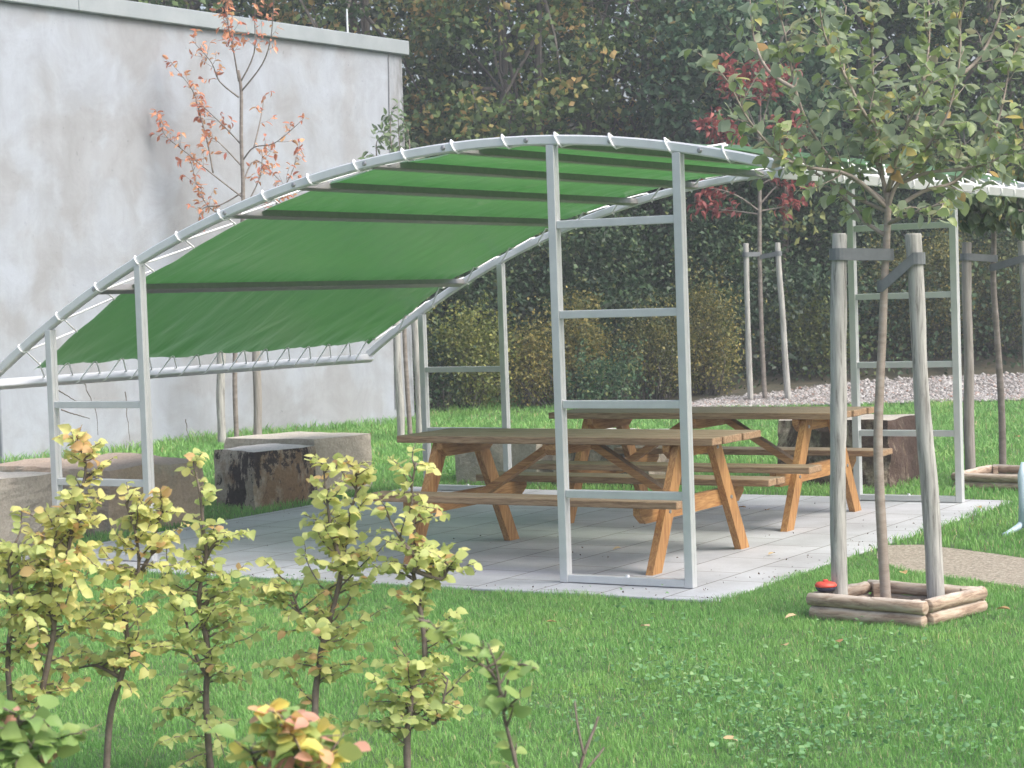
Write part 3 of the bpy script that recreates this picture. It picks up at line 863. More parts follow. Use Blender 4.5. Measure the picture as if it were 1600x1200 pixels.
boulder([(-4.90, 2.98), (-4.36, 2.80), (-4.28, 3.52), (-4.85, 3.62)], .455, rock_mat('black_crusted_stone', [(0.26, 0.23, 0.19), (0.36, 0.32, 0.26), (0.45, 0.41, 0.35)], (0.035, 0.026, 0.024), .50, .52, (0.56, 0.54, 0.50), (0.20, 0.13, 0.075), 4.0), 'stone block with black and rust crusted sides and a pale top', 11.2, .03)
boulder([(-5.55, 3.90), (-4.5, 3.80), (-4.38, 4.48), (-5.35, 4.65)], .475, rock_mat('pale_stone', PAL, None, topc=(0.48, 0.45, 0.38), seed=6.0), 'smooth pale beige stone block behind the black crusted one', 15.9, .022)
boulder([(-3.92, 5.0), (-3.05, 4.95), (-3.05, 5.8), (-3.9, 5.8)], .42, rock_mat('grey_pale_stone', PAL, None, topc=(0.50, 0.47, 0.42), seed=8.0), 'pale stone block seen under the left end of the nearer table', 19.3, .022)
boulder([(-2.95, 4.98), (-2.0, 4.95), (-2.05, 5.75), (-2.9, 5.8)], .43, rock_mat('brown_grey_stone', GRY, (0.09, 0.07, 0.055), .5, .58, (0.56, 0.54, 0.50), None, 9.0), 'stone block with dark sides behind the farther table', 23.3, .03)
boulder([(-1.15, 5.5), (-.15, 5.4), (-.12, 6.2), (-1.2, 6.3)], .53, rock_mat('dark_brown_stone', TAN, (0.075, 0.05, 0.04), .42, .5, (0.54, 0.50, 0.43), (0.17, 0.135, 0.10), 12.0), 'brown stone block with pale top beyond the right end of the farther table', 29.3, .045)

# ------------------------------------------------------------------ STAKES, TIES, PLANTER FRAMES
def stake(bx, by, tx, ty, Y, r, label, m='stake', Yt=None, group='peeled wooden tree stakes', top_r=None):
    b_ = G(bx, by) if Y is None else AT(bx, by, Y); b_[2] = bank(b_[0], b_[1]) - .02
    tp = AT(tx, ty, Yt or b_[1])
    n = 18; P = []; R_ = []
    jx_ = random.uniform(0, 50)
    for i in range(n + 1):
        f = i / n; p = b_ * (1 - f) + tp * f
        p = p + np.array([noise.noise(Vector((f * 3, jx_, 0))), noise.noise(Vector((f * 3, jx_, 5))), 0]) * r * .3
        P.append(p - b_); R_.append((r * (1 - .12 * f)) * (1 + .13 * noise.noise(Vector((f * 7, jx_, 9)))))
    P.append(P[-1] + np.array([0, 0, .008])); R_.append(R_[-1] * .86)
    o = MB().tube(P, R_, 12, True, .06).build('tree_stake', M[m], None, True, b_)
    o.data.polygons[len(o.data.polygons) - 1].use_smooth = False
    tag(o, label, 'stake', group)
    return b_, tp
def strap(p, rp, q, rq, hgt, label):
    # flat belt round two uprights (outer tangent outline)
    p = np.array(p, float); q = np.array(q, float)
    d = (q - p)[:2]; L = np.linalg.norm(d); a0 = math.atan2(d[1], d[0])
    al = math.acos(max(-1, min(1, (rp - rq) / L)))
    out = []
    for i in range(9):
        a = a0 + al + (2 * PI - 2 * al) * i / 8
        out.append((p[0] + rp * math.cos(a), p[1] + rp * math.sin(a), p[2]))
    for i in range(9):
        a = a0 - al + (2 * al) * i / 8
        out.append((q[0] + rq * math.cos(a), q[1] + rq * math.sin(a), q[2]))
    n = len(out); V = []; c = (p + q) / 2; c2 = np.array([c[0], c[1]])
    for x, y, z in out:
        dd_ = np.array([x, y]) - c2; dd_ = dd_ / (np.linalg.norm(dd_) + 1e-9) * .004
        V += [(x, y, z - hgt / 2), (x, y, z + hgt / 2), (x + dd_[0], y + dd_[1], z + hgt / 2), (x + dd_[0], y + dd_[1], z - hgt / 2)]
    Fc = []
    for i in range(n):
        j = (i + 1) % n
        for k in range(4): Fc.append((i * 4 + k, j * 4 + k, j * 4 + (k + 1) % 4, i * 4 + (k + 1) % 4))
    V = [tuple(np.array(v) - c) for v in V]
    o = link_mesh('tree_tie', V, Fc, M['rubber'], None, False, None, c)
    tag(o, label, 'tree tie', 'dark rubber ties between stakes and young trees')
    return o
def lerp_z(b_, tp, z):
    f = (z - b_[2]) / (tp[2] - b_[2]); return b_ * (1 - f) + tp * f

def planter(c0, c1, c2, c3, label, seed):
    # c0..c3: front-left, front-right, back-right, back-left (world xy)
    random.seed(seed)
    c = (c0 + c1 + c2 + c3) / 4
    o = empty('log_planter_frame', (c[0], c[1], 0))
    r = .033
    def logs(a, b_, inset):
        a = a - c; b_ = b_ - c; d = (b_ - a) / np.linalg.norm(b_ - a)
        for k, z in enumerate((.034, .098)):
            P = [a + (b_ - a) * f for f in np.linspace(0, 1, 7)]
            e = random.uniform(-.015, .02)
            P[0] = P[0] - d * e; P[-1] = P[-1] + d * random.uniform(-.01, .02)
            P = [np.array([p[0], p[1], z + random.uniform(-.002, .002)]) for p in P]
            P = [P[0] - np.append(d * .004, 0)] + P + [P[-1] + np.append(d * .004, 0)]
            R_ = [r * .86] + [r * random.uniform(.94, 1.05) for _ in range(7)] + [r * .86]
            MB().tube(P, R_, 14, True).build('log', M['log'], o, True)
    logs(c0, c1, 0); logs(c1 + (c2 - c1) * .10, c2, 0); logs(c3, c2, 0); logs(c0 + (c3 - c0) * .10, c3 - (c3 - c0) * .08, 0)
    for q_, qn in ((c0, c2), (c1, c3), (c2, c0), (c3, c1)):
        v = (qn - q_) / np.linalg.norm(qn - q_); p = q_ + v * .075 - c
        MB().box(p[0] - .02, p[0] + .02, p[1] - .02, p[1] + .02, 0, .125, .003).build('corner_peg', M['log'], o)
    V = [(p[0] - c[0], p[1] - c[1], .012) for p in (c0, c1, c2, c3)]
    link_mesh('soil', V, [(0, 1, 2, 3)], M['earth'], o)
    tag(o, label, 'planter frame', 'square log frames around young trees')
    FRQ.append([tuple(p) for p in (c0, c1, c2, c3)])
    return o
FRQ = []
planter(np.array([1.43, 10.36]), np.array([1.90, 9.97]), np.array([2.26, 10.36]), np.array([1.79, 10.72]), 'square frame of peeled half logs around the apple tree and its stakes', 3)
planter(np.array([3.38, 16.28]), np.array([3.86, 15.86]), np.array([4.32, 16.4]), np.array([3.80, 16.86]), 'square frame of peeled logs at the right edge beyond the patio', 4)

# apple tree group
a_b, a_t = stake(1309, 950, 1312, 367, 10.40, .043, 'thick straight grey stake left of the apple tree trunk')
b_b, b_t = stake(1463, 940, 1427, 367, 10.42, .044, 'thick grey stake right of the apple trunk, leaning towards it')
APY = 10.46
trunkA = [(1385, 952), (1379, 850), (1374, 760), (1372, 680), (1375, 600), (1379, 520), (1382, 440), (1386, 365)]
tz = lambda poly, y: np.interp(y, [p[1] for p in poly][::-1], [p[0] for p in poly][::-1])
q = AT(1386, 398, APY); p_ = lerp_z(a_b, a_t, q[2] + .01)
strap(p_, .047, q, .030, .058, 'dark rubber tie from the straight stake across to the apple trunk')
q = AT(1381, 447, APY); p_ = lerp_z(b_b, b_t, q[2] + .13)
strap(p_, .048, q, .030, .058, 'dark rubber tie slanting from the leaning stake down to the apple trunk')
# cherry at the right edge
c_b, c_t = stake(1516, 752, 1510, 380, 16.75, .043, 'grey stake between the right ladder frame and the cherry sapling', 'stake_dark')
d_b, d_t = stake(1618, 750, 1597, 378, 16.7, .043, 'grey stake cut by the right edge of the picture')
q = AT(1553, 404, 16.8); strap(lerp_z(c_b, c_t, q[2] + .02), .046, q, .026, .055, 'rubber tie from the left stake to the cherry sapling trunk')
q = AT(1552, 418, 16.8); strap(lerp_z(d_b, d_t, q[2] + .06), .046, q, .026, .055, 'rubber tie from the right-edge stake to the cherry sapling trunk')
# red tree at the wood
e_b, e_t = stake(1172, 628, 1165, 381, 27.8, .040, 'left one of the two thin pale stakes by the red-leaved tree')
f_b, f_t = stake(1231, 627, 1215, 380, 27.8, .042, 'right one of the two thin pale stakes by the red-leaved tree')
q = AT(1187, 397, 27.9); strap(lerp_z(e_b, e_t, q[2]), .046, q, .024, .06, 'small rubber tie on the left of the red-leaved tree')
q = AT(1187, 402, 27.9); strap(lerp_z(f_b, f_t, q[2] + .04), .046, q, .024, .06, 'small rubber tie on the right of the red-leaved tree')
# orange tree and the tree at the wall corner (stake tops are hidden by the canopy)
g_b, g_t = stake(346, 697, 345, 440, 22.3, .047, 'brownish stake left of the orange-leaved tree trunk')
h_b, h_t = stake(402, 690, 401, 432, 22.6, .047, 'brownish stake right of the orange-leaved tree trunk', 'stake_dark')
i_b, i_t = stake(627, 687, 617, 455, 23.2, .045, 'pale stake left of the sapling by the wall corner')
j_b, j_t = stake(657, 683, 646, 452, 23.6, .045, 'pale stake beside the rear ladder frame at the wall corner')

# ------------------------------------------------------------------ TREES with traced limbs
def smooth_poly(P, k=4):
    P = [np.array(p, float) for p in P]; out = []
    for i in range(len(P) - 1):
        p0 = P[max(i - 1, 0)]; p1 = P[i]; p2 = P[i + 1]; p3 = P[min(i + 2, len(P) - 1)]
        for j in range(k):
            u = j / k
            out.append(.5 * ((2 * p1) + (-p0 + p2) * u + (2 * p0 - 5 * p1 + 4 * p2 - p3) * u * u + (-p0 + 3 * p1 - 3 * p2 + p3) * u ** 3))
    out.append(P[-1]); return out
class Leafer:
    def __init__(self, seed): self.P = []; self.A = []; self.N = []; self.L = []; self.T = []; self.rs = np.random.RandomState(seed)
    def put(self, p, a, n, L, t): self.P.append(p); self.A.append(a); self.N.append(n); self.L.append(L); self.T.append(t)
    def build(self, name, m, parent, tmpl): return leaves(name, self.P, self.A, self.N, self.L, m, parent, tmpl, np.array(self.T), self.rs)
def leaf_tree(name, loc, trunk, limbs, m_leaf, m_bark, label, cat, seed, r0_, L0, lf_step, twig_len, twig_every, droop=0.2, tmpl=T_NEAR, group=None, tint=(.0, 1.0), trunk_leaf=None, spread=.6, limb_r=.45, start=.15, clump=1, sx=1.0):
    """trunk: world polyline; limbs: list of (polyline, density)."""
    rs = np.random.RandomState(seed); random.seed(seed)
    root = empty(name, loc)
    L0_ = np.array(loc, float)
    mbk = MB(); tr_ = smooth_poly(trunk, 4); n = len(tr_)
    mbk.tube([p - L0_ for p in tr_], [r0_ * (1 - .45 * i / n) * (1.12 if i < 2 else 1) * (1 + .05 * noise.noise(Vector((i * .9, seed, 0)))) for i in range(n)], 10)
    lf = Leafer(seed)
    def leaf_on(p, d, size):
        out = rdir(rs, 1)[0]; out = out - d * (out @ d) * .7
        a = out + d * .5 + np.array([0, 0, -droop])
        nrm = np.array([0, 0, 1.0]) + rs.normal(0, .45, 3)
        tt = tint[0] + (tint[1] - tint[0]) * rs.uniform(0, 1)
        lf.put(p, a, nrm, size * rs.uniform(.65, 1.15), tt)
    def twig(p, d, L, r):
        d = d / np.linalg.norm(d); P = [p]; q = p; dd_ = d.copy(); k = max(3, int(L / .05))
        for i in range(k):
            dd_ = dd_ + rs.normal(0, .14, 3) + np.array([0, 0, .05]); dd_ /= np.linalg.norm(dd_)
            q = q + dd_ * L / k; P.append(q)
        mbk.tube([x - L0_ for x in P], [r * (1 - .7 * i / k) for i in range(k + 1)], 5)
        nl = max(2, int(L / lf_step))
        for i in range(nl):
            f = (i + rs.uniform(.2, .8)) / nl; x = f * k; i0 = min(int(x), k - 1)
            pp = P[i0] + (P[i0 + 1] - P[i0]) * (x - i0)
            for _ in range(clump): leaf_on(pp - L0_, dd_, L0)
        for _ in range(2): leaf_on(P[-1] - L0_, dd_, L0)
    for poly, dens in limbs:
        P = smooth_poly(poly, 4); n = len(P)
        L = sum(np.linalg.norm(P[i + 1] - P[i]) for i in range(n - 1))
        rr = r0_ * limb_r
        mbk.tube([p - L0_ for p in P], [rr * (1 - .8 * i / n) for i in range(n)], 7)
        if dens <= 0: continue
        nt_ = int(L / twig_every * dens)
        for i in range(nt_):
            f = start + (1 - start) * (i + rs.uniform(0, 1)) / nt_; x = f * (n - 1); i0 = min(int(x), n - 2)
            p = P[i0] + (P[i0 + 1] - P[i0]) * (x - i0); d = P[i0 + 1] - P[i0]; d /= np.linalg.norm(d)
            side = rdir(rs, 1)[0]; side -= d * (side @ d); side /= np.linalg.norm(side)
            twig(p, d * (1 - spread) + side * spread + np.array([0, 0, .15]), twig_len * rs.uniform(.35, 1.1) * (1.1 - .5 * f), rr * .3)
        for i in range(int(L / lf_step * dens * .6)):
            f = start + (1 - start) * rs.uniform(0, 1); x = f * (n - 1); i0 = min(int(x), n - 2)
            p = P[i0] + (P[i0 + 1] - P[i0]) * (x - i0); leaf_on(p - L0_, (P[i0 + 1] - P[i0]) / np.linalg.norm(P[i0 + 1] - P[i0]), L0)
    mbk.build('trunk', M[m_bark], root, True)
    lf.build('crown', M[m_leaf], root, tmpl)
    tag(root, label, cat, group)
    return root
def ATd(pts, Y, dY):                                        # polyline of pixels, drifting in depth from Y by dY
    n = len(pts)
    return [AT(x, y, Y + dY * i / max(1, n - 1)) for i, (x, y) in enumerate(pts)]

base = AT(1385, 955, APY); base[2] = 0
T0 = [np.array([base[0], base[1], -.02])] + [AT(x, y, APY) for x, y in trunkA] + [AT(1388, 300, APY)]
J = (1386, 330)
limbs = [
    (ATd([(1387, 320), (1374, 250), (1365, 180), (1363, 90), (1360, 0), (1352, -110)], APY, .1), 1.6),
    (ATd([J, (1400, 290), (1430, 258), (1465, 205), (1484, 165), (1500, 83), (1492, 0), (1480, -80)], APY, -.25), 1.35),
    (ATd([(1386, 318), (1350, 290), (1310, 262), (1268, 205), (1243, 140), (1230, 67), (1212, 0), (1200, -60)], APY, .25), 1.2),
    (ATd([(1386, 325), (1330, 275), (1265, 262), (1225, 248), (1198, 222), (1165, 180), (1137, 127), (1108, 96)], APY, -.3), .95),
    (ATd([(1376, 200), (1352, 180), (1326, 130), (1300, 80), (1285, 43), (1278, -20)], APY, -.35), 1.2),
    (ATd([(1386, 335), (1440, 300), (1490, 285), (1520, 250), (1550, 215), (1567, 160), (1580, 95), (1600, 50)], APY, .3), 1.25),
    (ATd([(1383, 368), (1350, 345), (1332, 322), (1310, 300), (1290, 290)], APY, .35), .8),
    (ATd([(1386, 350), (1420, 335), (1450, 325), (1475, 318)], APY, -.35), .8),
    (ATd([(1386, 300), (1420, 230), (1440, 150), (1452, 60), (1450, -20)], APY, .5), 1.5),
    (ATd([(1386, 300), (1360, 230), (1335, 190), (1318, 100), (1322, 10)], APY, .5), 1.2),
    (ATd([(1400, 290), (1450, 270), (1520, 262), (1575, 240), (1625, 200), (1650, 130)], APY, -.2), 1.3),
    (ATd([(1386, 300), (1400, 250), (1420, 190), (1460, 120)], APY, -.55), 1.2),
    (ATd([(1498, 120), (1530, 90), (1560, 30), (1570, -30)], APY, .1), .9),
    (ATd([(1243, 140), (1200, 110), (1178, 60), (1172, 0)], APY, .2), .7),
    (ATd([(1386, 330), (1340, 310), (1260, 262), (1215, 240)], APY, .2), 1.0),
    (ATd([(1500, 83), (1500, 30), (1515, -20)], APY, -.2), .9)]
leaf_tree('apple_tree', (base[0], base[1], 0), T0, limbs, 'leaf_apple', 'bark_apple', 'leafy young apple tree with grey-green crown held by two thick stakes', 'tree', 11, .029, .078, .034, .23, .066, .25, T_NEAR, None, (.0, 1.0), limb_r=.40, clump=1)

# cherry sapling at the right edge
Yc = 16.9; base = AT(1567, 748, Yc); base[2] = 0
limbs = [(ATd([(1552, 340), (1535, 310), (1518, 290), (1505, 300)], Yc, -.2), 1.5), (ATd([(1552, 340), (1565, 290), (1590, 250), (1605, 215)], Yc, .1), 1.4),
         (ATd([(1552, 330), (1545, 270), (1550, 210), (1548, 150)], Yc, .2), 1.3), (ATd([(1552, 350), (1580, 320), (1605, 310), (1630, 320)], Yc, -.2), 1.6),
         (ATd([(1552, 335), (1528, 300), (1510, 240), (1505, 190)], Yc, .3), 1.2), (ATd([(1552, 330), (1575, 290), (1600, 270), (1640, 250)], Yc, -.3), 1.5),
         (ATd([(1553, 365), (1535, 335), (1515, 318), (1500, 325)], Yc, -.3), 2.2), (ATd([(1553, 360), (1575, 335), (1598, 330), (1620, 345)], Yc, -.4), 2.2), (ATd([(1553, 350), (1550, 325), (1560, 300)], Yc, -.6), 2.4), (ATd([(1553, 355), (1530, 310), (1525, 290)], Yc, -.6), 2.4)]
leaf_tree('cherry_tree', base, [base] + ATd([(1567, 740), (1565, 640), (1559, 540), (1552, 440), (1553, 380), (1551, 320)], Yc, 0), limbs, 'leaf_cherry', 'bark', 'young cherry tree with long drooping green leaves beyond the right ladder frame', 'tree', 12, .033, .125, .05, .26, .10, 1.3, T_NEAR, None, (0, 1.0))

# orange tree in front of the wall
Yo = 22.5; base = AT(370, 693, Yo); base[2] = 0
L_ = [([(377, 307), (333, 273), (293, 240), (257, 210), (247, 177)], .9), ([(333, 270), (323, 217), (310, 170), (300, 140), (267, 97)], .9),
      ([(378, 227), (350, 197), (313, 163)], 1.1), ([(373, 152), (343, 127), (330, 97), (300, 63)], 1.1), ([(377, 143), (410, 100), (423, 60), (427, 15), (430, -30)], .5),
      ([(375, 130), (397, 83), (398, 27), (400, -30)], .8), ([(380, 250), (397, 230), (430, 223), (473, 187)], .8), ([(397, 230), (407, 187), (413, 150)], .5),
      ([(380, 335), (430, 310), (455, 272), (468, 230)], .8), ([(380, 330), (405, 280), (410, 240)], .9), ([(380, 300), (345, 320), (318, 325), (310, 345)], .7), ([(380, 340), (335, 330), (312, 300), (297, 247)], 1.0),
      ([(373, 127), (365, 80), (355, 30), (350, -30)], 2.2), ([(378, 260), (345, 225), (325, 210)], .7), ([(380, 330), (420, 330), (445, 300)], .7), ([(380, 285), (400, 250), (440, 285)], .5)]
limbs = [(ATd(p, Yo, random.uniform(-.5, .5)), d) for p, d in L_]
leaf_tree('orange_tree', base, [base] + ATd([(370, 690), (367, 600), (369, 500), (376, 400), (380, 307), (377, 220), (377, 143), (372, 110)], Yo, 0), limbs, 'leaf_orange', 'bark', 'slender young tree with sparse orange leaves in front of the grey wall', 'tree', 13, .029, .080, .055, .24, .085, .5, T_SLIM, None, (0, 1), limb_r=.34, start=.3)

# fresh green sapling at the wall corner
Yg = 23.4; base = AT(641, 686, Yg); base[2] = 0
limbs = [(ATd(p, Yg, dz), d) for p, d, dz in (([(632, 300), (614, 240), (610, 200), (613, 168)], 1.4, .1), ([(632, 300), (595, 265), (588, 225), (598, 212)], 1.0, -.1), ([(633, 300), (640, 240), (637, 200)], 1.2, .2), ([(633, 300), (590, 250), (585, 245)], .9, -.2), ([(633, 300), (625, 240), (622, 185)], .9, -.2))]
leaf_tree('green_sapling', base, [base] + ATd([(641, 680), (636, 600), (632, 520), (631, 420), (632, 330), (632, 290)], Yg, 0), limbs, 'leaf_willow', 'bark', 'slim sapling with fresh green leaves at the corner of the grey wall', 'tree', 14, .03, .10, .07, .2, .10, .6, T_SLIM, None, (0, 1), limb_r=.4)

# dark red tree before the wood
Yr = 27.9; base = AT(1196, 627, Yr); base[2] = bank(base[0], base[1])
L_ = [([(1187, 330), (1150, 305), (1110, 295), (1085, 310)], .7), ([(1187, 335), (1150, 330), (1105, 325)], .8), ([(1187, 330), (1215, 325), (1240, 320)], .9), ([(1187, 320), (1215, 290), (1250, 275), (1265, 285)], .9),
      ([(1186, 250), (1160, 215), (1130, 200), (1095, 195)], 1.2), ([(1186, 245), (1215, 215), (1245, 195)], 1.3), ([(1187, 215), (1165, 165), (1140, 130), (1135, 105)], 1.3), ([(1187, 215), (1200, 160), (1215, 125), (1235, 118)], 1.5),
      ([(1187, 200), (1188, 150), (1180, 110)], 1.4), ([(1186, 260), (1150, 230), (1120, 215)], 1.2), ([(1187, 240), (1225, 225), (1262, 215)], 1.0), ([(1187, 290), (1210, 280), (1235, 300)], .8)]
limbs = [(ATd(p, Yr, random.uniform(-.5, .3)), d) for p, d in L_]
leaf_tree('red_tree', base, [base] + ATd([(1195, 620), (1190, 520), (1187, 400), (1187, 300), (1187, 220), (1187, 180)], Yr, 0), limbs, 'leaf_red', 'bark', 'young dark red leaved tree standing at the edge of the wood', 'tree', 15, .036, .12, .055, .32, .055, .4, T_SLIM, None, (0, 1), limb_r=.34, start=.35)

# ------------------------------------------------------------------ WOOD: trees one can tell apart, shrubs in front
def cloud(rs, n_clumps, c, rad, per, cr_, flat=.7, shell=.4):
    # leaf clumps spread through an ellipsoid with an uneven outline
    d = rdir(rs, n_clumps)
    rr = rs.uniform(shell, 1.0, n_clumps) ** .6
    cen = np.array(c) + d * rr[:, None] * np.array(rad) * rs.uniform(.8, 1.15, (n_clumps, 1))
    P = []
    for k in range(n_clumps):
        m_ = int(per * rs.uniform(.5, 1.4))
        off = rs.normal(0, 1, (m_, 3)) * np.array([cr_, cr_, cr_ * flat]) * rs.uniform(.6, 1.3)
        P.append(cen[k] + off)
    return cen, P
def wood_tree(x, y, h, rad, nclump, per, L, m, label, seed, tbias=.5, name='woodland_tree', z0=None, stems=1, grp='trees of the dark wood behind the lawn', cr_=.27, crown_lo=.25, tsp=.17):
    rs = np.random.RandomState(seed); random.seed(seed)
    zb = bank(x, y) - .05 if z0 is None else z0
    root = empty(name, (x, y, zb))
    mbk = MB()
    zc = h * (1 + crown_lo) / 2; rz = h * (1 - crown_lo) / 2
    cen, PL = cloud(rs, nclump, (0, 0, zc), (rad, rad * .8, rz), per, cr_)
    for s_ in range(stems):
        ox, oy = rs.uniform(-.5, .5, 2) * (stems > 1) * 1.2
        lx, ly = rs.uniform(-.35, .35, 2)
        P = [np.array([ox + lx * f * 1.3 + .12 * noise.noise(Vector((f * 3, seed + s_, 0))), oy + ly * f, h * .9 * f]) for f in np.linspace(0, 1, 9)]
        r = .05 + .012 * h / max(1, stems) ** .5
        mbk.tube(P, [r * (1 - .8 * i / 8) for i in range(9)], 7)
        for k in range(10):
            j = rs.randint(2, 8); tgt = cen[rs.randint(len(cen))]
            mid = (P[j] + tgt) / 2 + rs.normal(0, .15, 3)
            mbk.tube([P[j], mid, tgt], [r * .35, r * .2, r * .07], 5)
    mbk.build('trunk', M['forest_bark'], root, True)
    P = np.concatenate(PL)
    ct = np.concatenate([np.full(len(p), rs.normal(tbias, .22)) for p in PL])
    n = len(P)
    leaves('crown', P, rdir(rs, n, -.2), rdir(rs, n, 1.2), rs.uniform(.6, 1.25, n) * L, M[m], root, T_FAR, np.clip(ct + rs.normal(0, tsp, n), 0, 1), rs)
    tag(root, label, 'tree', grp)
    return root
wt = [  # x, y, h, rad, clumps, per, leaf, mat, tbias, stems, lo, label
    (-5.2, 33.5, 7.2, 2.1, 160, 75, .125, 'leaf_forest', .62, 1, .15, 'tall yellowish green tree rising over the roof left of the lightning rod'),
    (-2.2, 33.2, 7.0, 1.9, 150, 75, .12, 'leaf_forest', .66, 2, .15, 'tree with yellow flecked leaves rising behind the wall corner'),
    (0.1, 32.0, 6.6, 1.7, 130, 75, .13, 'leaf_forest', .58, 2, .12, 'loose yellow-green tree just right of the wall corner'),
    (1.9, 33.0, 6.9, 1.6, 110, 70, .11, 'leaf_forest', .40, 4, .28, 'tree with several bare grey stems above the crest of the canopy'),
    (3.6, 31.6, 6.2, 1.5, 130, 70, .13, 'leaf_forest_b', .5, 2, .2, 'bluish green bushy tree behind the top of the front ladder frame'),
    (5.5, 33.2, 7.0, 1.9, 150, 70, .13, 'leaf_forest_b', .35, 1, .12, 'dark green tree behind the red-leaved tree'),
    (7.6, 32.6, 6.8, 1.8, 200, 75, .095, 'leaf_forest', .36, 2, .12, 'dark tree behind the crown of the apple tree'),
    (9.8, 33.4, 7.2, 2.0, 190, 75, .095, 'leaf_forest_b', .30, 1, .12, 'shady dark tree at the right edge of the wood')]
for i, (x, y, h, rad, nc, per, L, m, tb, st, lo, lab) in enumerate(wt):
    wood_tree(x, y, h, rad, nc, per, L, m, lab, 100 + i, tb, stems=st, crown_lo=lo)
def vn3(P, sc): return np.array([noise.noise(Vector((a * sc, b_ * sc, c_ * sc * 1.3))) for a, b_, c_ in P])
# the wood behind those trees reads as one mass
rs = np.random.RandomState(300)
n = 60000
P = np.stack([rs.uniform(-13, 17, n), rs.uniform(34.5, 39, n), rs.uniform(0, 1, n)], 1)
P[:, 2] = np.array([bank(a, b_) for a, b_ in P[:, :2]]) + P[:, 2] * (6.4 + 1.2 * np.sin(P[:, 0] * 1.3) + .8 * np.sin(P[:, 0] * 3.1))
o = leaves('far_wood', P, rdir(rs, n, -.2), rdir(rs, n, 1), rs.uniform(.14, .26, n), M['leaf_ivy'], None, T_FAR, rs.uniform(0, .35, n), rs)
tag(o, 'dense dark foliage mass deep in the wood behind the single trees', 'wood', kind='stuff')
# ivy and bramble covering the bank
n = 66000
P = np.stack([rs.uniform(-3, 13, n), rs.uniform(29.0, 34.0, n) , np.zeros(n)], 1)
hgt = rs.uniform(0, 1, n) ** .8
P[:, 2] = np.array([bank(a, b_) for a, b_ in P[:, :2]]) + hgt * (1.5 + .7 * np.array([noise.noise(Vector((a * .6, b_ * .6, 2))) for a, b_ in P[:, :2]]))
gxx = P[:, 0] > 2.6
keep = ~(gxx & (P[:, 1] < np.interp(P[:, 0], [2.6, 3.5, 6.5, 9], [29.0, 29.4, 29.9, 30.1])))
P = P[keep]; n = len(P)
o = leaves('bank_undergrowth', P, rdir(rs, n, -.1), rdir(rs, n, 1), rs.uniform(.05, .11, n), M['leaf_ivy'], None, T_FAR, np.clip(rs.normal(.42, .2, n) + .9 * vn3(P, .9), 0, 1), rs)
tag(o, 'dark ivy and bramble covering the bank at the foot of the wood', 'undergrowth', kind='stuff')

def shrub(px_, py_, Y, wpx, hpx, m, label, seed, L=.05, tb=.5, dens=1.0, grp='shrubs along the foot of the wood', cr_=.15):
    b_ = AT(px_, py_, Y); x, y = b_[0], b_[1]
    sc = F / Y; rad = wpx / 2 / sc; h = hpx / sc
    rs = np.random.RandomState(seed); random.seed(seed)
    root = empty('shrub', (x, y, bank(x, y) - .03))
    nc = int(150 * dens * rad * h / .8) + 20
    cen, PL = cloud(rs, nc, (0, 0, h * .5), (rad, rad * .75, h * .5), 46, cr_, .8, .15)
    for k in range(nc // 5):                                # long shoots breaking the outline
        a = rs.uniform(0, 2 * PI); q = np.array([math.cos(a) * rad * rs.uniform(.2, 1.05), math.sin(a) * rad * .7, h * rs.uniform(.55, .95)])
        q2 = q + np.array([math.cos(a) * .18, 0, rs.uniform(.15, .5)]); m2 = 26
        PL.append(q + (q2 - q) * rs.uniform(0, 1, (m2, 1)) + rs.normal(0, .04, (m2, 3)))
    mbk = MB()
    for k in range(26):
        tgt = cen[rs.randint(len(cen))]
        a = np.array([rs.normal(0, .10), rs.normal(0, .10), 0]); mid = a * .5 + tgt * np.array([.45, .45, .55]) + rs.normal(0, .05, 3)
        mbk.tube([a, mid, tgt], [.013, .009, .003], 5)
    mbk.build('stem', M['forest_bark'], root, True)
    P = np.concatenate(PL); ct = np.concatenate([np.full(len(p), rs.normal(tb, .15)) for p in PL])
    k_ = P[:, 2] > .02; P = P[k_]; ct = ct[k_]; n = len(P)
    leaves('crown', P, rdir(rs, n, .3), rdir(rs, n, 1), rs.uniform(.6, 1.3, n) * L, M[m], root, T_FAR, np.clip(ct + rs.normal(0, .2, n), 0, 1), rs)
    tag(root, label, 'shrub', grp)
SH = [(735, 652, 28.0, 120, 160, 'leaf_lime', 'yellow flecked green shrub seen through the rear ladder frame', .05, .45, 1.1),
      (690, 655, 27.9, 60, 120, 'leaf_ivy', 'low dark green shrub at the left foot of the rear ladder frame', .05, .6, 1.0),
      (835, 648, 28.2, 74, 125, 'leaf_brown', 'golden brown shrub between the rear and the front ladder frames', .045, .6, 1.2),
      (905, 645, 28.4, 98, 170, 'leaf_brown', 'yellow-brown shrub behind the left post of the front ladder frame', .045, .55, 1.1),
      (945, 640, 27.9, 100, 75, 'leaf_forest_b', 'low blue-green shrub at the lawn edge inside the front ladder frame', .05, .6, 1.1),
      (1030, 645, 28.4, 104, 150, 'leaf_brown', 'rusty brown shrub behind the right post of the front ladder frame', .042, .4, 1.1),
      (1105, 640, 28.8, 92, 180, 'leaf_brown', 'olive-gold shrub just left of the red-leaved tree stakes', .042, .5, 1.1),
      (1085, 540, 29.5, 110, 110, 'leaf_lime', 'bright lime green bush rising above the brown shrubs', .06, .7, 1.0),
      (1450, 600, 30.7, 190, 190, 'leaf_brown', 'wide brownish shrub above the gravel behind the right ladder frame', .042, .38, 1.0),
      (1570, 600, 30.7, 150, 180, 'leaf_brown', 'dark olive shrub above the gravel at the right edge', .042, .25, 1.0),
      (1270, 615, 30.3, 120, 120, 'leaf_lime', 'patchy yellow-green shrub on the bank behind the thick stakes', .055, .2, .8)]
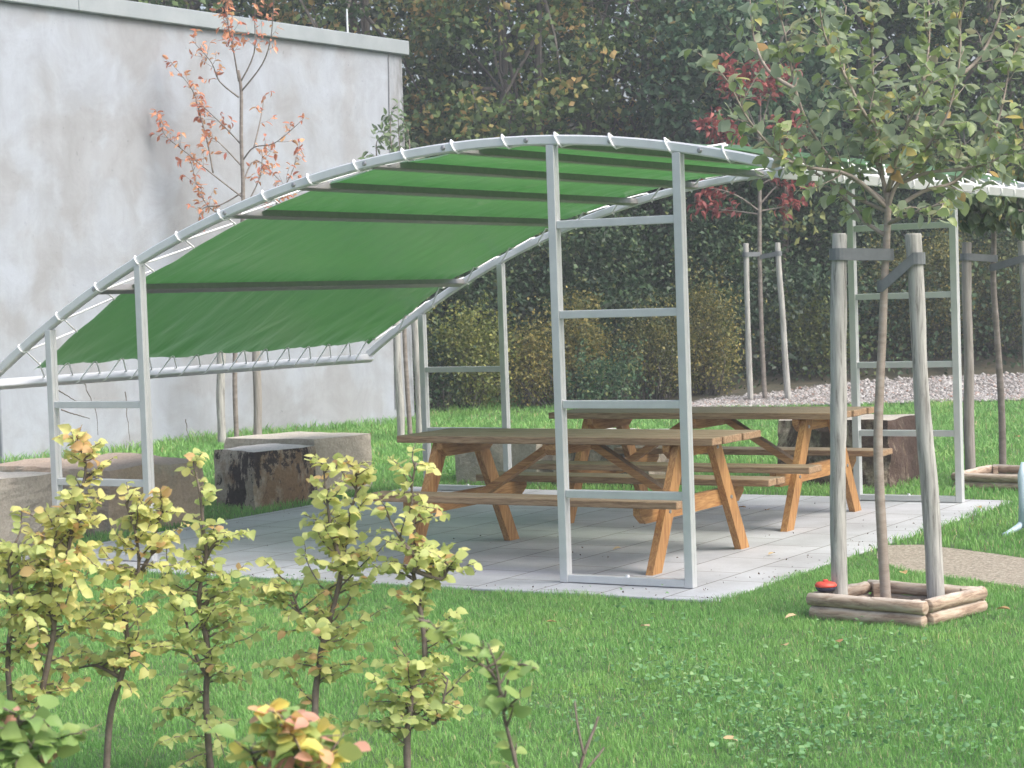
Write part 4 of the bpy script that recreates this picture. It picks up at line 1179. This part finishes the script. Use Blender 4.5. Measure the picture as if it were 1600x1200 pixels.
for i, (x, y, Y, wp, hp, m, lab, L, tb, de) in enumerate(SH):
    shrub(x, y, Y, wp, hp, m, lab, 400 + i, L, tb, de)
# evergreens forming the darker middle layer
EV = [(720, 600, 30.2, 220, 250, 'dark evergreen bush behind the yellow flecked shrub'), (920, 600, 30.3, 240, 270, 'dark evergreen bush filling the front ladder frame'), (1120, 600, 31.0, 220, 250, 'dark evergreen bush behind the lime bush'),
      (1330, 590, 32.0, 240, 250, 'dark evergreen bush behind the thick stakes'), (1540, 590, 32.0, 240, 260, 'dark evergreen bush behind the cherry sapling')]
for i, (x, y, Y, wp, hp, lab) in enumerate(EV):
    shrub(x, y, Y, wp, hp, 'leaf_ivy', lab, 450 + i, .075, .55, .5, 'evergreen bushes in front of the wood', .22)

# ------------------------------------------------------------------ YOUNG HEDGE in the foreground
def px_scale(Y): return F / Y
def sapling(name, stems, prof, Y, m, label, seed, L0=.044, tb=(.45, .3), ycol=None, group='young hornbeam hedge plants', r0_=.014, step=.0165, tmpl=T_WIDE, twig_gap=.0135):
    """stems: list of pixel polylines (bottom to top); prof: (y, half width px, density)"""
    rs = np.random.RandomState(seed); random.seed(seed)
    b_ = AT(*stems[0][0], Y); base_ = np.array([b_[0], b_[1], 0.0])
    root = empty(name, base_); mbk = MB(); lf = Leafer(seed)
    sc = px_scale(Y)
    yy_ = np.array([p[0] for p in prof], float); hw = np.array([p[1] for p in prof], float) / sc; de = np.array([p[2] for p in prof], float)
    for si, st in enumerate(stems):
        P = ATd(st, Y + (0 if si == 0 else rs.uniform(-.04, .04)), rs.uniform(-.05, .05))
        if si == 0: P = [base_ - np.array([0, 0, .02])] + P
        P = smooth_poly(P, 4); n = len(P)
        rr = r0_ * (1 if si == 0 else .6)
        mbk.tube([p - base_ for p in P], [rr * (1 - .78 * i / n) * (1 + .15 * noise.noise(Vector((i * .7, seed, si)))) for i in range(n)], 8)
        # branches
        L = sum(np.linalg.norm(P[i + 1] - P[i]) for i in range(n - 1))
        nb_ = int(L / twig_gap)
        for k in range(nb_):
            x = (k + rs.uniform(0, 1)) / nb_ * (n - 1); i0 = min(int(x), n - 2)
            p = P[i0] + (P[i0 + 1] - P[i0]) * (x - i0)
            v = p - CAM; dpt = v @ fw; ypx = 600 - F * (v @ UP) / dpt
            w_ = np.interp(ypx, yy_, hw); dn = np.interp(ypx, yy_, de)
            if rs.uniform() > dn: continue
            az = rs.uniform(0, 2 * PI); el = rs.uniform(.1, .8)
            d = np.array([math.cos(az) * math.cos(el), math.sin(az) * math.cos(el) * .8, math.sin(el)])
            Lb = w_ * rs.uniform(.3, 1.45) * (1.25 if ypx > 870 else 1) + .01
            k2 = max(3, int(Lb / .03)); Q = [p]; q_ = p.copy(); dd_ = d.copy()
            for _ in range(k2):
                dd_ = dd_ + rs.normal(0, .20, 3); dd_[2] -= .05; dd_ /= np.linalg.norm(dd_); q_ = q_ + dd_ * Lb / k2; Q.append(q_)
            mbk.tube([a - base_ for a in Q], [.0034 * (1 - .65 * i / k2) for i in range(k2 + 1)], 5)
            nl = int(Lb / step) + 2
            for j in range(nl):
                f = .12 + .88 * (j + rs.uniform(0, .6)) / nl; xx = min(f, .999) * k2; j0 = int(xx)
                pp = Q[j0] + (Q[j0 + 1] - Q[j0]) * (xx - j0)
                dr = (Q[j0 + 1] - Q[j0]); dr /= np.linalg.norm(dr)
                sd_ = np.cross(dr, (0, 0, 1.0)); sd_ /= (np.linalg.norm(sd_) + 1e-6)
                a = dr * .5 + sd_ * (1 if j % 2 else -1) * .9 + rs.normal(0, .25, 3) + np.array([0, 0, -.18])
                nn = np.array([0, 0, .9]) + rs.normal(0, .45, 3) - np.array([0, .6, 0])
                tt = rs.normal(tb[0], tb[1] * .5) + (np.interp(ypx, [700, 1150], [.16, -.10]))
                if rs.uniform() < .03: tt = 1.0
                lf.put(pp - base_, a, nn, L0 * rs.uniform(.6, 1.12), tt)
    mbk.build('trunk', M['twig'], root, True)
    lf.build('crown', M[m], root, tmpl)
    tag(root, label, 'hedge plant', group)
H = 'young hornbeam hedge plants'
sapling('hedge_sapling', [[(20, 1215), (18, 1120), (12, 1030), (20, 950), (14, 880), (28, 840)]], [(820, 25, .4), (880, 60, .8), (960, 70, .9), (1080, 70, .6), (1200, 50, .3)], 7.0, 'leaf_beech', 'hedge plant cut off by the left edge of the picture', 501)
sapling('hedge_sapling', [[(44, 1215), (56, 1120), (70, 1060), (82, 1000), (88, 945), (102, 885), (112, 830), (124, 780), (134, 725), (114, 684)], [(84, 985), (78, 920), (84, 860), (92, 805)]],
        [(680, 22, .9), (720, 42, 1), (770, 36, .8), (800, 48, 1), (870, 62, 1), (950, 92, 1), (1040, 95, .9), (1080, 60, .4), (1200, 55, .15)], 7.05, 'leaf_beech', 'tallest yellow-leaved hedge plant reaching up before the left ladder frame', 502, tb=(.62, .3))
sapling('hedge_sapling', [[(166, 1215), (172, 1120), (186, 1068), (199, 1015), (197, 958), (212, 912), (217, 878), (211, 830), (196, 785)], [(212, 905), (238, 860), (246, 815), (256, 800)], [(190, 1060), (150, 1040), (120, 1045)]],
        [(780, 35, 1), (830, 52, 1), (880, 55, .6), (930, 60, .8), (1010, 66, 1), (1060, 60, .8), (1090, 20, .1), (1200, 20, .05)], 7.2, 'leaf_beech', 'yellow-green hedge plant with a bare lower trunk second from the left ladder post', 503, tb=(.58, .3))
sapling('hedge_sapling', [[(330, 1215), (324, 1140), (322, 1080), (326, 1020), (314, 960), (312, 920), (322, 870), (317, 820), (312, 770), (302, 722)], [(322, 1056), (300, 1010), (290, 965), (282, 925)], [(320, 875), (335, 850), (352, 842)]],
        [(715, 20, .8), (750, 22, .6), (790, 26, .5), (830, 30, .45), (880, 42, .6), (920, 66, .85), (1000, 72, .8), (1100, 66, .85), (1200, 60, .6)], 7.3, 'leaf_beech', 'thin hedge plant with sparse green leaves before the black crusted stone', 504, tb=(.42, .3))
sapling('hedge_sapling', [[(490, 1215), (492, 1140), (493, 1085), (498, 1045), (504, 1005), (523, 942), (533, 893), (537, 865), (543, 832), (548, 800), (557, 765), (554, 722)], [(535, 880), (520, 840), (512, 790), (505, 728)], [(505, 1000), (470, 960), (455, 915)]],
        [(712, 26, 1), (760, 32, 1), (800, 34, .8), (860, 40, .75), (900, 58, .95), (960, 78, 1), (1050, 66, .9), (1110, 50, .4), (1200, 30, .3)], 7.1, 'leaf_beech', 'bushy two-tipped hedge plant left of the near table leg', 505, tb=(.5, .3))
sapling('hedge_sapling', [[(637, 1215), (636, 1150), (641, 1118), (643, 1078), (662, 1045), (663, 1000), (657, 957), (651, 922), (645, 888), (648, 866), (647, 820), (643, 770), (650, 722)], [(648, 868), (625, 840), (607, 808)], [(641, 1110), (680, 1130), (700, 1060)], [(645, 890), (690, 905), (700, 880)]],
        [(702, 26, 1), (760, 44, 1), (805, 44, .9), (850, 40, .35), (900, 50, .85), (960, 42, .9), (1040, 55, .95), (1130, 60, .9), (1200, 30, .3)], 7.0, 'leaf_beech', 'hedge plant with a curved grey stem in front of the near table leg', 506, tb=(.42, .3))
# very near shoots, out of focus
sapling('near_hedge_shoot', [[(30, 1330), (26, 1250), (22, 1180), (30, 1120)], [(20, 1300), (60, 1200), (90, 1150)], [(0, 1290), (-10, 1150), (6, 1090)]], [(1000, 16, .4), (1080, 24, .5), (1200, 42, .6), (1300, 50, .6)], 4.3, 'leaf_near', 'large soft-focus green leaves of a near shoot in the lower left corner', 511, .056, (.15, .2), group='near hedge shoots', r0_=.006, step=.024)
sapling('near_hedge_shoot', [[(470, 1300), (465, 1230), (455, 1170), (440, 1120)], [(480, 1300), (500, 1220), (520, 1170)], [(440, 1290), (410, 1220), (390, 1170)]], [(1090, 20, .6), (1140, 42, .8), (1300, 55, 1)], 3.9, 'leaf_near', 'near shoot with orange and yellow leaves at the bottom of the picture', 512, .050, (.60, .75), group='near hedge shoots', r0_=.005, step=.026)
sapling('near_hedge_shoot', [[(830, 1320), (805, 1190), (790, 1130), (782, 1085), (768, 1050), (735, 1030), (700, 1000), (668, 968)], [(782, 1085), (775, 1040), (762, 1005)], [(786, 1110), (795, 1060), (815, 1030)], [(768, 1050), (757, 1020), (755, 1000)]],
        [(950, 14, .3), (1040, 26, .5), (1100, 40, .55), (1200, 26, .3), (1300, 20, .2)], 4.4, 'leaf_near', 'blurred leaning shoot with a few green leaves over the lawn', 513, .050, (.12, .3), group='near hedge shoots', r0_=.0052, step=.034, twig_gap=.032)
tw = empty('bare_twig', AT(905, 1230, 4.6))
L0_ = np.array(tw.location); m_ = MB()
for pts, r in (([(895, 1240), (912, 1180), (926, 1145), (935, 1120)], .0045), ([(912, 1180), (902, 1130), (898, 1095)], .003), ([(918, 1200), (935, 1180), (944, 1168)], .003)):
    P = smooth_poly(ATd(pts, 4.6, .05)); m_.tube([p - L0_ for p in P], [r * (1 - .4 * i / len(P)) for i in range(len(P))], 6)
m_.build('stem', M['twig'], tw, True)
tag(tw, 'bare reddish twig poking up at the bottom edge of the lawn view', 'twig')

# ------------------------------------------------------------------ SMALL THINGS
# red and navy disc on the planter frame
o = empty('red_disc', tuple(np.append(AT(1291, 940, 10.38)[:2], .133)))
MB().tube([(0, 0, 0), (0, 0, .012), (0, 0, .022)], [.038, .050, .050], 20).build('base', M['navy'], o, True)
MB().tube([(0, 0, .022), (0, 0, .03), (0, 0, .042), (0, 0, .046)], [.053, .055, .045, .02], 20).build('lid', M['red'], o, True)
MB().box(-.012, .012, -.012, .012, .044, .056, .003).build('knob', M['red'], o)
tag(o, 'small round red and navy tin lying on the corner of the log frame', 'tin')
# pale blue plastic leg at the right edge
P0 = G(1592, 836); o = empty('pale_blue_stand', P0)
m_ = MB()
m_.tube([(0.045, 0, .05), (.04, 0, .22), (.03, .0, .38), (.038, 0, .46)], [.05, .036, .03, .014], 12)
m_.build('column', M['paleblue'], o, True)
for a in (200, 290, 20, 110):
    d = np.array([math.cos(math.radians(a)), math.sin(math.radians(a))])
    MB().tube([(.045, 0, .09), (.045 + d[0] * .06, d[1] * .06, .05), (.045 + d[0] * .14, d[1] * .14, .018), (.045 + d[0] * .17, d[1] * .17, .012)], [.03, .022, .016, .012], 8).build('foot', M['paleblue'], o, True)
tag(o, 'pale blue plastic parasol stand cut off at the right edge', 'stand')
# fallen leaves: each one a thing
LFW = [(1568, 955, 'yellow-brown leaf on the lawn to the right of the apple tree frame'), (1308, 1006, 'curled tan leaf on the grass just in front of the apple tree frame'),
       (1236, 967, 'pale leaf on the grass at the left corner of the apple tree frame'), (1412, 898, 'small leaf on the grass behind the apple tree frame, between trunk and leaning stake'),
       (1434, 727, 'leaf on the far lawn seen through the right ladder frame'), (1541, 717, 'leaf on the far lawn between the cherry stake and its trunk'),
       (1590, 684, 'leaf on the far lawn at the right edge, beyond the cherry tree'), (1225, 1012, 'leaf on the lawn left of the one before the apple tree frame'),
       (1140, 1160, 'lone leaf low in the lawn near the weeds at the bottom of the picture'), (1008, 982, 'leaf on the lawn below the foot of the front ladder frame'),
       (862, 975, 'leaf on the lawn just below the left foot of the front ladder frame')]
PVL = [(1160, 795, 'brown leaf on the slabs right of the nearer table'), (1198, 799, 'dark dry leaf on the slabs beside the brown one by the nearer table'), (964, 860, 'dry leaf on the slabs seen inside the front ladder frame'),
       (1530, 795, 'brown leaf on the slabs beside the foot of the right ladder frame'), (1206, 868, 'tiny leaf on the slabs in front of the farther table')]
def fallen(lst, grp, z, big):
    rs = np.random.RandomState(77)
    for i, (x, y, label) in enumerate(lst):
        p = G(x, y, z)
        tv, tf = T_WIDE
        a = rs.uniform(0, 2 * PI); L = rs.uniform(.05, .08) * big; tilt = rs.uniform(-.12, .12)
        V = []
        for vx, vy, vz in tv:
            X, Y_, Z_ = (vx - .5) * L, vy * L, (vz * .35 + abs(vy) * rs.uniform(.1, .4)) * L
            V.append((X * math.cos(a) - Y_ * math.sin(a), X * math.sin(a) + Y_ * math.cos(a), Z_ + .012 + X * tilt))
        o = link_mesh('fallen_leaf', V, [tuple(f) for f in tf], M['leaf_dead'], None, False, [float(rs.uniform(0, 1))] * len(V), p)
        tag(o, label, 'leaf', grp)
fallen(LFW, 'fallen leaves on the lawn', .035, 1.0)
fallen(PVL, 'fallen leaves on the patio', .014, .9)

# crumbs of soil washed onto the slabs
rs = np.random.RandomState(99); P = []
for _ in range(420):
    k = rs.randint(4)
    if k == 0: q = (PS0 + abs(rs.normal(0, .25)), rs.uniform(PT0, PT1))
    elif k == 1: q = (rs.uniform(PS0, PS1), PT0 + abs(rs.normal(0, .12)))
    elif k == 2: q = (PS1 - abs(rs.normal(0, .2)), rs.uniform(PT0, PT1))
    else: q = (rs.uniform(PS0, PS1), rs.uniform(PT0, PT1))
    if PS0 < q[0] < PS1 and PT0 < q[1] < PT1: P.append(W(q[0], q[1], .014))
P = np.array(P); n = len(P)
o = leaves('soil_crumbs', P, rdir(rs, n), np.tile([0, 0, 1.0], (n, 1)), rs.uniform(.006, .020, n), M['earth'], None, T_FAR, None, rs, .6)
tag(o, 'dark crumbs of soil and bits of leaf strewn over the patio slabs', 'crumbs', kind='stuff')

# weeds in the lawn
rs = np.random.RandomState(88)
P = []
for cx_, cy_, n, sp in ((1130, 1080, 300, 80), (1250, 1120, 300, 110), (1380, 1090, 200, 100), (1050, 1060, 160, 50), (1200, 1160, 200, 60), (480, 915, 60, 30), (1000, 1000, 160, 90), (1480, 1150, 200, 70), (900, 1120, 100, 60), (690, 735, 100, 25), (1370, 1010, 100, 50)):
    for _ in range(n):
        p = G(cx_ + rs.normal(0, sp), cy_ + rs.normal(0, sp * .35), .03); p[2] = rs.uniform(.02, .065); P.append(p)
P = np.array(P); n = len(P)
A = rdir(rs, n); A[:, 2] = np.abs(A[:, 2]) * .3
o = leaves('weed_patch', P, A, np.tile([0, 0, 1.0], (n, 1)), rs.uniform(.012, .030, n), M['leaf_weed'], None, T_WIDE, rs.uniform(0, 1, n), rs)
tag(o, 'low broad-leaved weeds scattered through the lawn', 'weeds', kind='stuff')

# ------------------------------------------------------------------ GRASS
def in_poly(x, y, poly):
    ins = np.zeros(len(x), bool); n = len(poly); j = n - 1
    for i in range(n):
        xi, yi = poly[i]; xj, yj = poly[j]
        c = ((yi > y) != (yj > y)) & (x < (xj - xi) * (y - yi) / (yj - yi + 1e-12) + xi)
        ins ^= c; j = i
    return ins
def vnoise(x, y, sc, seed=0):
    return np.array([noise.noise(Vector((a * sc, b_ * sc, seed))) for a, b_ in zip(x, y)])
def grass(y0, y1, dens, hgt, wid, seed, name_label, xpad=.6):
    rs = np.random.RandomState(seed)
    area = 0; X = []; Y = []
    half = lambda y: .247 * y + xpad
    n = int(dens * (half(y0) + half(y1)) * (y1 - y0))
    x = rs.uniform(-1, 1, n); y = rs.uniform(y0, y1, n); x = x * half(y1)
    k = np.abs(x) < half(y); x, y = x[k], y[k]
    ls, lt = (x - OX) * AX[0] + (y - OY) * AX[1], (x - OX) * BX[0] + (y - OY) * BX[1]
    wob = .035 * np.sin(ls * 5.3) + .03 * np.sin(lt * 7.7 + 1)
    k = ~((ls > PS0 - .01) & (ls < PS1 + wob * .8 + .005) & (lt > PT0 + wob * 1.0) & (lt < PT1))
    for pl in BQ + [path_poly] + FRQ: k &= ~in_poly(x, y, pl)
    gl = np.interp(x, gx, gy); k &= ~((x > gx[0]) & (y > gl + .12 * np.sin(x * 5)))
    wside = (x - WC[0]) * wn[0] + (y - WC[1]) * wn[1]; walong = (x - WC[0]) * wd[0] + (y - WC[1]) * wd[1]
    k &= ~((wside > 0) & (walong > -.05))
    x, y = x[k], y[k]; n = len(x)
    z = np.array([bank(a, b_) for a, b_ in zip(x, y)])
    pn = vnoise(x, y, 1.6, 3); pn2 = vnoise(x, y, 7, 9)
    h = hgt * rs.uniform(.5, 1.25, n) * (1 + .45 * pn + .5 * pn2)
    wsd = np.abs(wside[k]); 
    h = h * np.where(wsd < .35, 1.7, 1.0)
    a = rs.uniform(0, 2 * PI, n); bend = rs.uniform(.15, .9, n) * h
    ba = rs.uniform(0, 2 * PI, n)
    wv = np.stack([np.cos(a), np.sin(a)], 1) * (wid * rs.uniform(.6, 1.3, n) / 2)[:, None]
    b2 = np.stack([np.cos(ba), np.sin(ba)], 1) * bend[:, None]
    V = np.zeros((n, 5, 3)); c = np.stack([x, y], 1)
    V[:, 0, :2] = c - wv; V[:, 1, :2] = c + wv
    V[:, 2, :2] = c + wv * .8 + b2 * .3; V[:, 3, :2] = c - wv * .8 + b2 * .3; V[:, 4, :2] = c + b2
    V[:, 0:2, 2] = z[:, None]; V[:, 2:4, 2] = (z + h * .6)[:, None]; V[:, 4, 2] = z + h * .95
    ff = np.array([(0, 1, 2), (0, 2, 3), (3, 2, 4)])
    FA = (ff[None] + (np.arange(n) * 5)[:, None, None]).reshape(-1, 3)
    tint = np.clip(rs.normal(.48, .18, n) + .25 * pn + .15 * pn2, 0, .92)
    tint = np.where(rs.uniform(0, 1, n) < .03, 1.0, tint)
    o = fast_mesh('grass', V.reshape(-1, 3), FA, M['grass'], None, np.repeat(tint, 5))
    tag(o, name_label, 'grass', kind='stuff')
    return n
grass(5.9, 12.6, 12000, .030, .0029, 601, 'short green lawn grass in the foreground', .75)
grass(12.6, 19.0, 2600, .05, .006, 602, 'green lawn grass around the patio and the stones', 1.6)
grass(19.0, 29.0, 1300, .062, .010, 603, 'green lawn grass before the wall and the wood', 1.8)

# ------------------------------------------------------------------ HAZE: thin volume added to lift the dark tones, standing in for lens veil
V = [(x, y, z) for z in (-1.2, 14.0) for y in (-62, 222) for x in (-162, 162)]
m, t, ns, ln, b = newmat('veil_haze')
ns.remove(b)
pv = N(t, 'VolumePrincipled')
pv.inputs['Color'].default_value = (0.86, 0.92, 1.0, 1)
pv.inputs['Density'].default_value = 0.0026
ln.new(pv.outputs[0], ns['Material Output'].inputs['Volume'])
hz = link_mesh('haze', V, [(0, 2, 3, 1), (4, 5, 7, 6), (0, 1, 5, 4), (2, 6, 7, 3), (0, 4, 6, 2), (1, 3, 7, 5)], m)
tag(hz, 'thin haze added to lift the dark tones', 'haze', kind='stuff')
